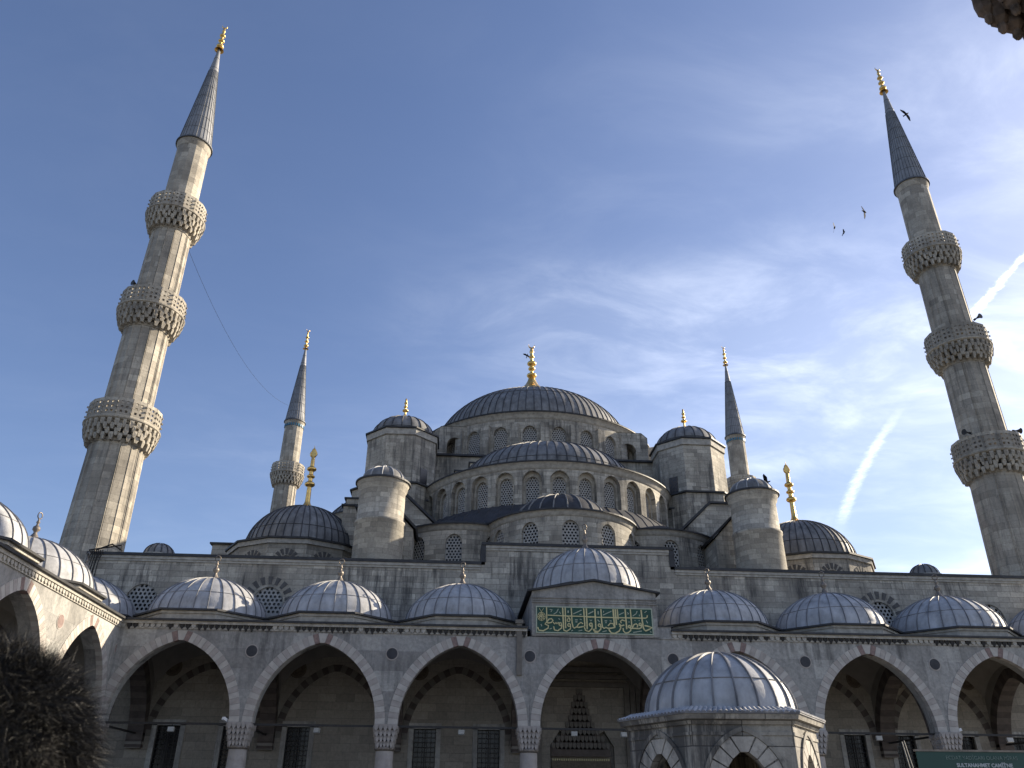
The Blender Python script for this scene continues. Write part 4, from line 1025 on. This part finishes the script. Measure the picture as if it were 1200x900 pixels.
b.build('cornice', 'fountain_stone', fo)
b = B()   # lead eave with scalloped rolls
poly_ring(b, (0, 0), ap+0.27, 3.865, 3.90, 6, 1, Ri=2.0, Rt=ap+.27)
k6 = 1/cos(pi/6)
for k in range(6):
    a = k*pi/3; N_ = 21
    for i in range(N_):
        u = (-0.5+(i+.5)/N_)*2*(ap+.25)*math.tan(pi/6); ir = 2.36
        P = lambda r, off, z: (r*sin(a)+(u*(r/(ap+.25))+off)*cos(a), -r*cos(a)+(u*(r/(ap+.25))+off)*sin(a), z)
        rows = []
        for r, z in ((ap+.29, 3.90), (ap+.1, 3.95), (2.25, 4.03)):
            rows.append([P(r, .06*cos(pi*j/4)*-1, z+.05*sin(pi*j/4)) for j in range(5)])
        b.grid(rows, 0); b.face([rows[0][j] for j in range(5)], 1)
b.build('eave', ['lead_pale', 'lead_pale_seam'], fo)
b = B(); dome(b, (0, 0), 4.02, 2.12, 1.72, 22, rw=0.05, rh=0.055, lip=0.16, rings=(0.42,), steps=16, jit=0.008); d = b.build('dome', ['lead_pale', 'lead_pale_seam'], fo)
cb = B(); cb.box(-.3, .3, -.3, .3, 0, .2); cb.lathe([(.24, .2), (.2, .3), (.185, 1.5)], 20); cb.lathe([(.19, 1.5), (.24, 1.55), (.30, 1.85)], 20); cb.box(-.3, .3, -.3, .3, 1.8, 1.905)
s_ = None
for k in range(6):
    a = k*pi/3+pi/6; R_ = HR-.3; loc = (R_*sin(a), -R_*cos(a), 0)
    if s_ is None: s_ = cb.build('column', 'fountain_stone', fo, loc, a)
    else: put(s_, 'column', fo, loc, a)
b = B(); poly_ring(b, (0, 0), 1.6, 0.0, 2.35, 6); b.build('water_tank', 'fountain_stone', fo)
b = B()
for k in range(6):
    a = k*pi/3
    for i in range(9):
        u = -.8+i*.2; b.rbox((1.66*sin(a)+u*cos(a), -1.66*cos(a)+u*sin(a)), a, .03, .03, 0.6, 2.3)
b.build('grating', 'iron', fo)
b = B(); poly_ring(b, (0, 0), 2.3, 3.3, 3.36, 6); b.build('ceiling', 'plaster', fo)

# ================================================================== SIGN
sg = thing('information_sign', 'green information banner with white turkish lettering on thin steel poles at bottom right', 'sign', (0.65, 12.0, 0), radians(-2))
b = B(); b.box(-2.0, 2.0, -0.01, 0.01, 0.9, 2.375); b.build('banner', 'sign_green', sg)
b = B(); b.box(-2.02, 2.02, -.025, .025, 2.375, 2.40); b.build('top_rail', 'old_bronze', sg)
for pl in ([(-2.17, 0, 2.50), (-2.11, 0, 2.0), (-2.0, 0, 0)], [(-2.09, .1, 2.52), (-2.02, .08, 2.0), (-1.9, 0.3, 0)], [(2.1, 0, 2.5), (2.1, 0, 0)]):
    b = B(); b.tube(pl, .008, 6); b.build('pole', 'steel', sg)
def text(s, size, x, z, mat, name, bold=0.0):
    c = bpy.data.curves.new(name, 'FONT'); c.body = s; c.size = size; c.align_x = 'CENTER'; c.extrude = 0.002; c.offset = bold
    o = bpy.data.objects.new(name, c); COL.objects.link(o); bpy.context.view_layer.update()
    me = bpy.data.meshes.new_from_object(o.evaluated_get(bpy.context.evaluated_depsgraph_get())); bpy.data.objects.remove(o)
    me.materials.clear(); me.materials.append(M[mat])
    q = bpy.data.objects.new(name, me); COL.objects.link(q); q.parent = sg; q.location = (x, -0.014, z); q.rotation_euler = (pi/2, 0, 0)
text('ECDAT YADİGARI OLANA MİRAS', 0.068, -1.08, 2.275, 'sign_text_dim', 'lettering')
text('SULTANAHMET CAMİİ\'NE', 0.068, -1.06, 2.180, 'sign_text', 'lettering', 0.002)
text('BİZ DE SAHİP ÇIKALIM', 0.068, -1.06, 2.085, 'sign_text', 'lettering', 0.002)

# ================================================================== SMALL THINGS
def bird(p, rot, span, label, flap=0.2):
    b = B(); s = span*2.0
    b.lathe([(0.001, -.22*s), (.035*s, -.17*s), (.065*s, -.05*s), (.06*s, .08*s), (.03*s, .16*s), (.035*s, .2*s), (.001, .26*s)], 10)
    for sg_ in (-1, 1):
        q = [(sg_*.03*s, 0, .10*s), (sg_*.26*s, flap*.25*s, .14*s), (sg_*.5*s, flap*.5*s, .02*s), (sg_*.42*s, flap*.42*s, -.05*s), (sg_*.22*s, flap*.22*s, -.07*s), (sg_*.03*s, 0, -.07*s)]
        b.face(q); b.face([(x, y+.012*s, z) for x, y, z in q])
        for i in range(6):
            a, c = q[i], q[(i+1) % 6]; b.face([a, c, (c[0], c[1]+.012*s, c[2]), (a[0], a[1]+.012*s, a[2])])
    q = [(-.02*s, 0, -.18*s), (.02*s, 0, -.18*s), (.06*s, 0, -.32*s), (-.06*s, 0, -.32*s)]; b.face(q); b.face([(x, y+.01*s, z) for x, y, z in q])
    o = b.build('bird', 'feather', None, p); o.rotation_euler = rot; tag(o, label, 'bird', 'birds around the domes')
bird((38.23, 60, 67.9), (0.2, radians(50), 0.3), 0.85, 'dark bird gliding beside the spire of the right minaret')
bird((30.83, 60, 54.1), (0.3, radians(80), 0.9), 0.75, 'dark bird with arched wings, higher one of the three left of the right minaret')
bird((27.4, 60, 51.9), (0.3, radians(20), 1.2), 0.6, 'dark bird flying left and lowest but one in the open sky')
bird((28.2, 60, 51.3), (1.2, radians(-70), 0.4), 0.55, 'small dark bird seen edge on, lowest in the open sky')
bird((17.0, 60.5, 25.4), (0.9, radians(75), 0.2), 0.8, 'dark bird flying past the small dome of the right stair turret')
bird((-0.55, DY, 49.6), (0.2, 0.2, 0.5), 0.55, 'black bird perched on the golden finial of the main dome')
def speaker(p, rz, label):
    b = B(); b.tube([(0, -.0, 0), (0, -.18, 0), (0, -.38, 0), (0, -.5, 0)], [.05, .065, .14, .23], 14); b.tube([(0, 0, 0), (0, .5, -.25)], .03, 5); b.tube([(0, .0, 0), (0, .14, 0)], .09, 10)
    o = b.build('loudspeaker', 'iron', None, p); o.rotation_euler = (0, 0, rz); tag(o, label, 'loudspeaker', 'loudspeakers on the minaret balconies')
speaker((33.95, 54.0, 37.1), radians(80), 'grey horn loudspeaker standing out to the right above the middle balcony of the right minaret')
speaker((33.0, 52.4, 36.9), radians(15), 'dark horn loudspeaker on the near side above the middle balcony of the right minaret')
speaker((34.3, 53.6, 27.6), radians(85), 'horn loudspeaker above the lowest balcony of the right minaret, on its right')
speaker((30.2, 53.0, 27.0), radians(-75), 'horn loudspeaker above the lowest balcony of the right minaret, on its left')
speaker((-33.1, 53.1, 36.9), radians(-35), 'small horn loudspeaker above the middle balcony of the left minaret')
b = B(); A_, B_ = Vector((-31.2, 55.5, 42.6)), Vector((-32.6, 104.5, 52.0)); pts = []
for i in range(25):
    t = i/24; p = A_.lerp(B_, t); p.z -= 4*2.6*t*(1-t); pts.append(tuple(p))
b.tube(pts, 0.013, 5); tag(b.build('cable', 'iron'), 'thin sagging cable strung from the left minaret towards the minaret behind it', 'cable')
b = B()   # loose cables and bracket by the end of the hall wall
for k in range(7):
    x = -30.95+.13*k; b.tube([(x, YW-.25, 15.9), (x-.15*random.random(), YW-.35, 15.0), (x-.3*random.random(), YW-.3, 14.0-.3*k), (x-.4*random.random(), YW-.2, 12.8)], .035, 5)
b.tube([(-31.0, YW-.3, 15.85), (-30.0, YW-.1, 16.1), (-29.2, YW, 16.3), (-29.1, YW, 15.8)], .05, 5); b.tube([(-30.6, YW-.2, 15.9), (-29.8, YW, 16.35), (-29.1, YW, 15.95)], .05, 5)
tag(b.build('cable_bundle', 'iron'), 'tangle of black cables hanging at the left end of the hall wall beside the minaret', 'cables')

# ---- carved gateway corner hanging into the top right
gt = thing('stone_gateway', 'brown carved stone gateway corner hanging in at the top right', 'gateway', (-5.75, 2.0, 0))
b = B(); b.box(2.6, 3.4, -1.7, -0.75, 0, 4.45); b.build('jamb', 'gate_stone', gt)
b = B(); b.prism([(-.215, 4.60), (-.205, 4.47), (.1, 4.40), (3.4, 4.46), (3.4, 5.6), (-.6, 5.6), (-.6, 5.2)], -1.7, -0.03); b.build('lintel', 'gate_stone', gt)
b = B(); rg = random.Random(5)
tips = [(-.160, 4.325, .030), (-.118, 4.272, .030), (-.068, 4.243, .030), (-.012, 4.215, .03), (.05, 4.2, .035), (.12, 4.18, .035), (.2, 4.16, .04), (.28, 4.15, .04), (.36, 4.15, .04), (.46, 4.15, .04), (.56, 4.16, .04), (.66, 4.18, .04)]
for row in range(4):
    for i, (x, z, r) in enumerate(tips):
        z += row*.035+.022*(rg.random()-.3); r_ = r*rg.uniform(.8, 1.25); zz = 4.62-z
        prof = [(0.003, z), (r_*.30, z+.006), (r_*.52, z+.030), (r_*.45, z+.048), (r_*.95, z+.075), (r_*1.1, z+.13), (r_*1.0, z+zz*.6), (r_*1.1, z+zz)]
        b.lathe(prof, 7, (x+row*.012, -row*.07), smooth=False)
b.build('muqarnas', 'gate_stone', gt)

# ================================================================== PERSON
ph = Vector((-8.43, 1.0, 1.63))      # head centre
per = thing('person', 'person seen from behind with bushy dark hair and dark coat close by at bottom left', 'person', (ph.x, ph.y, 0))
def skin_mesh(name, joints, edges, mat, parent, sub=2):
    me = bpy.data.meshes.new(name); me.from_pydata([j[:3] for j in joints], edges, []); o = bpy.data.objects.new(name, me); COL.objects.link(o)
    md_ = o.modifiers.new('s', 'SKIN'); s2 = o.modifiers.new('d', 'SUBSURF'); s2.levels = sub; s2.render_levels = sub
    for i, j in enumerate(joints): me.skin_vertices[0].data[i].radius = (j[3], j[4] if len(j) > 4 else j[3])
    me.skin_vertices[0].data[0].use_root = True
    bpy.context.view_layer.update()
    nm = bpy.data.meshes.new_from_object(o.evaluated_get(bpy.context.evaluated_depsgraph_get())); bpy.data.objects.remove(o)
    nm.materials.clear(); nm.materials.append(M[mat]); nm.polygons.foreach_set('use_smooth', [True]*len(nm.polygons))
    q = bpy.data.objects.new(name, nm); COL.objects.link(q); q.parent = parent; return q
J = [(0, 0, .92, .15, .12), (0, 0, 1.12, .14, .11), (0, 0, 1.32, .16, .11), (0, 0, 1.40, .09, .08), (0, .01, 1.47, .055, .055), (0, .02, 1.55, .075, .085), (0, .02, 1.64, .078, .098), (0, .01, 1.70, .05, .07),
     (-.19, 0, 1.36, .06), (-.24, -.01, 1.10, .045), (-.25, .05, .86, .032), (-.25, .07, .78, .036, .02), (.19, 0, 1.36, .06), (.24, -.01, 1.10, .045), (.25, .05, .86, .032), (.25, .07, .78, .036, .02),
     (-.10, 0, .82, .085), (-.11, .01, .48, .058), (-.11, -.02, .09, .042), (-.12, .12, .04, .035), (.10, 0, .82, .085), (.11, .01, .48, .058), (.11, -.02, .09, .042), (.12, .12, .04, .035),
     (0, .125, 1.62, .014, .014)]
E_ = [(0, 1), (1, 2), (2, 3), (3, 4), (4, 5), (5, 6), (6, 7), (2, 8), (8, 9), (9, 10), (10, 11), (2, 12), (12, 13), (13, 14), (14, 15), (0, 16), (16, 17), (17, 18), (18, 19), (0, 20), (20, 21), (21, 22), (22, 23), (6, 24)]
k0 = len(J)
for s, wi in ((-1, 11), (1, 15)):
    for fi, (dx, ln) in enumerate(((-.028, .075), (-.010, .085), (.010, .08), (.028, .065))):
        a = len(J); J += [(s*.25+dx*.9, .08, .745, .009), (s*.25+dx*1.1, .095, .745-ln*.5, .008), (s*.25+dx*1.1, .105, .745-ln, .007)]; E_ += [(wi, a), (a, a+1), (a+1, a+2)]
    a = len(J); J += [(s*.25-s*.035, .10, .785, .011), (s*.25-s*.045, .125, .745, .009)]; E_ += [(wi, a), (a, a+1)]
skin_mesh('body', J, E_, 'skin', per)
JC = [(0, 0, .85, .20, .15), (0, 0, 1.08, .175, .135), (0, 0, 1.30, .20, .14), (0, 0, 1.40, .12, .10), (0, .01, 1.455, .085, .08), (-.20, 0, 1.37, .085), (-.25, -.01, 1.12, .07), (-.255, .05, .88, .055), (.20, 0, 1.37, .085), (.25, -.01, 1.12, .07), (.255, .05, .88, .055)]
skin_mesh('coat', JC, [(0, 1), (1, 2), (2, 3), (3, 4), (2, 5), (5, 6), (6, 7), (2, 8), (8, 9), (9, 10)], 'coat', per)
JT = [(0, 0, .90, .16, .13), (-.10, 0, .80, .10), (-.11, .01, .48, .078), (-.11, -.02, .12, .065), (.10, 0, .80, .10), (.11, .01, .48, .078), (.11, -.02, .12, .065)]
skin_mesh('trousers', JT, [(0, 1), (1, 2), (2, 3), (0, 4), (4, 5), (5, 6)], 'coat', per)
for s in (-1, 1):
    b = B(); b.box(s*.12-.05, s*.12+.05, -.09, .2, 0, .09); b.build('shoe', 'feather', per)
# bushy hair: inner cap and thousands of tapering strands, most leaning outwards and down
HC = Vector((0, 0, 1.635)); rx, ry, rz_ = .118, .125, .125
b = B(); b.lathe([(rx*sin(pi*i/12)*.92+.001, HC.z-rz_*.92*cos(pi*i/12)) for i in range(3, 13)], 24, smooth=True); 
rnd = random.Random(3)
for i in range(56000):
    u = rnd.uniform(-.55, 1); ph_ = rnd.uniform(0, 2*pi); q = sqrt(1-u*u)
    nrm = Vector((q*cos(ph_), q*sin(ph_), u))
    if nrm.y > .55 and u < .25: continue
    p = HC+Vector((nrm.x*rx, nrm.y*ry, nrm.z*rz_))*rnd.uniform(.86, .98)
    cl_ = Vector((sin(ph_*5+u*7), cos(ph_*4-u*9), sin(u*11+ph_*3)))*.35
    d_ = (nrm+cl_*.45+Vector((rnd.gauss(0, .26), rnd.gauss(0, .26), rnd.gauss(0, .26)-.28))).normalized()
    L_ = rnd.uniform(.018, .042)*(1.5 if rnd.random() < .06 else 1); t1_ = p+d_*L_*.5; d2 = (d_+Vector((rnd.gauss(0, .4), rnd.gauss(0, .4), -.35+rnd.gauss(0, .3)))).normalized(); t2_ = t1_+d2*L_*.5
    sd_ = d_.cross(Vector((rnd.gauss(0, 1), rnd.gauss(0, 1), rnd.gauss(0, 1)))).normalized()*.00024
    mi_ = 1 if rnd.random() < .05 else 0
    b.face([p-sd_, p+sd_, t1_+sd_*.8, t1_-sd_*.8], mi_); b.face([t1_-sd_*.8, t1_+sd_*.8, t2_], mi_)
b.build('hair', ['hair', 'hair_tip'], per)
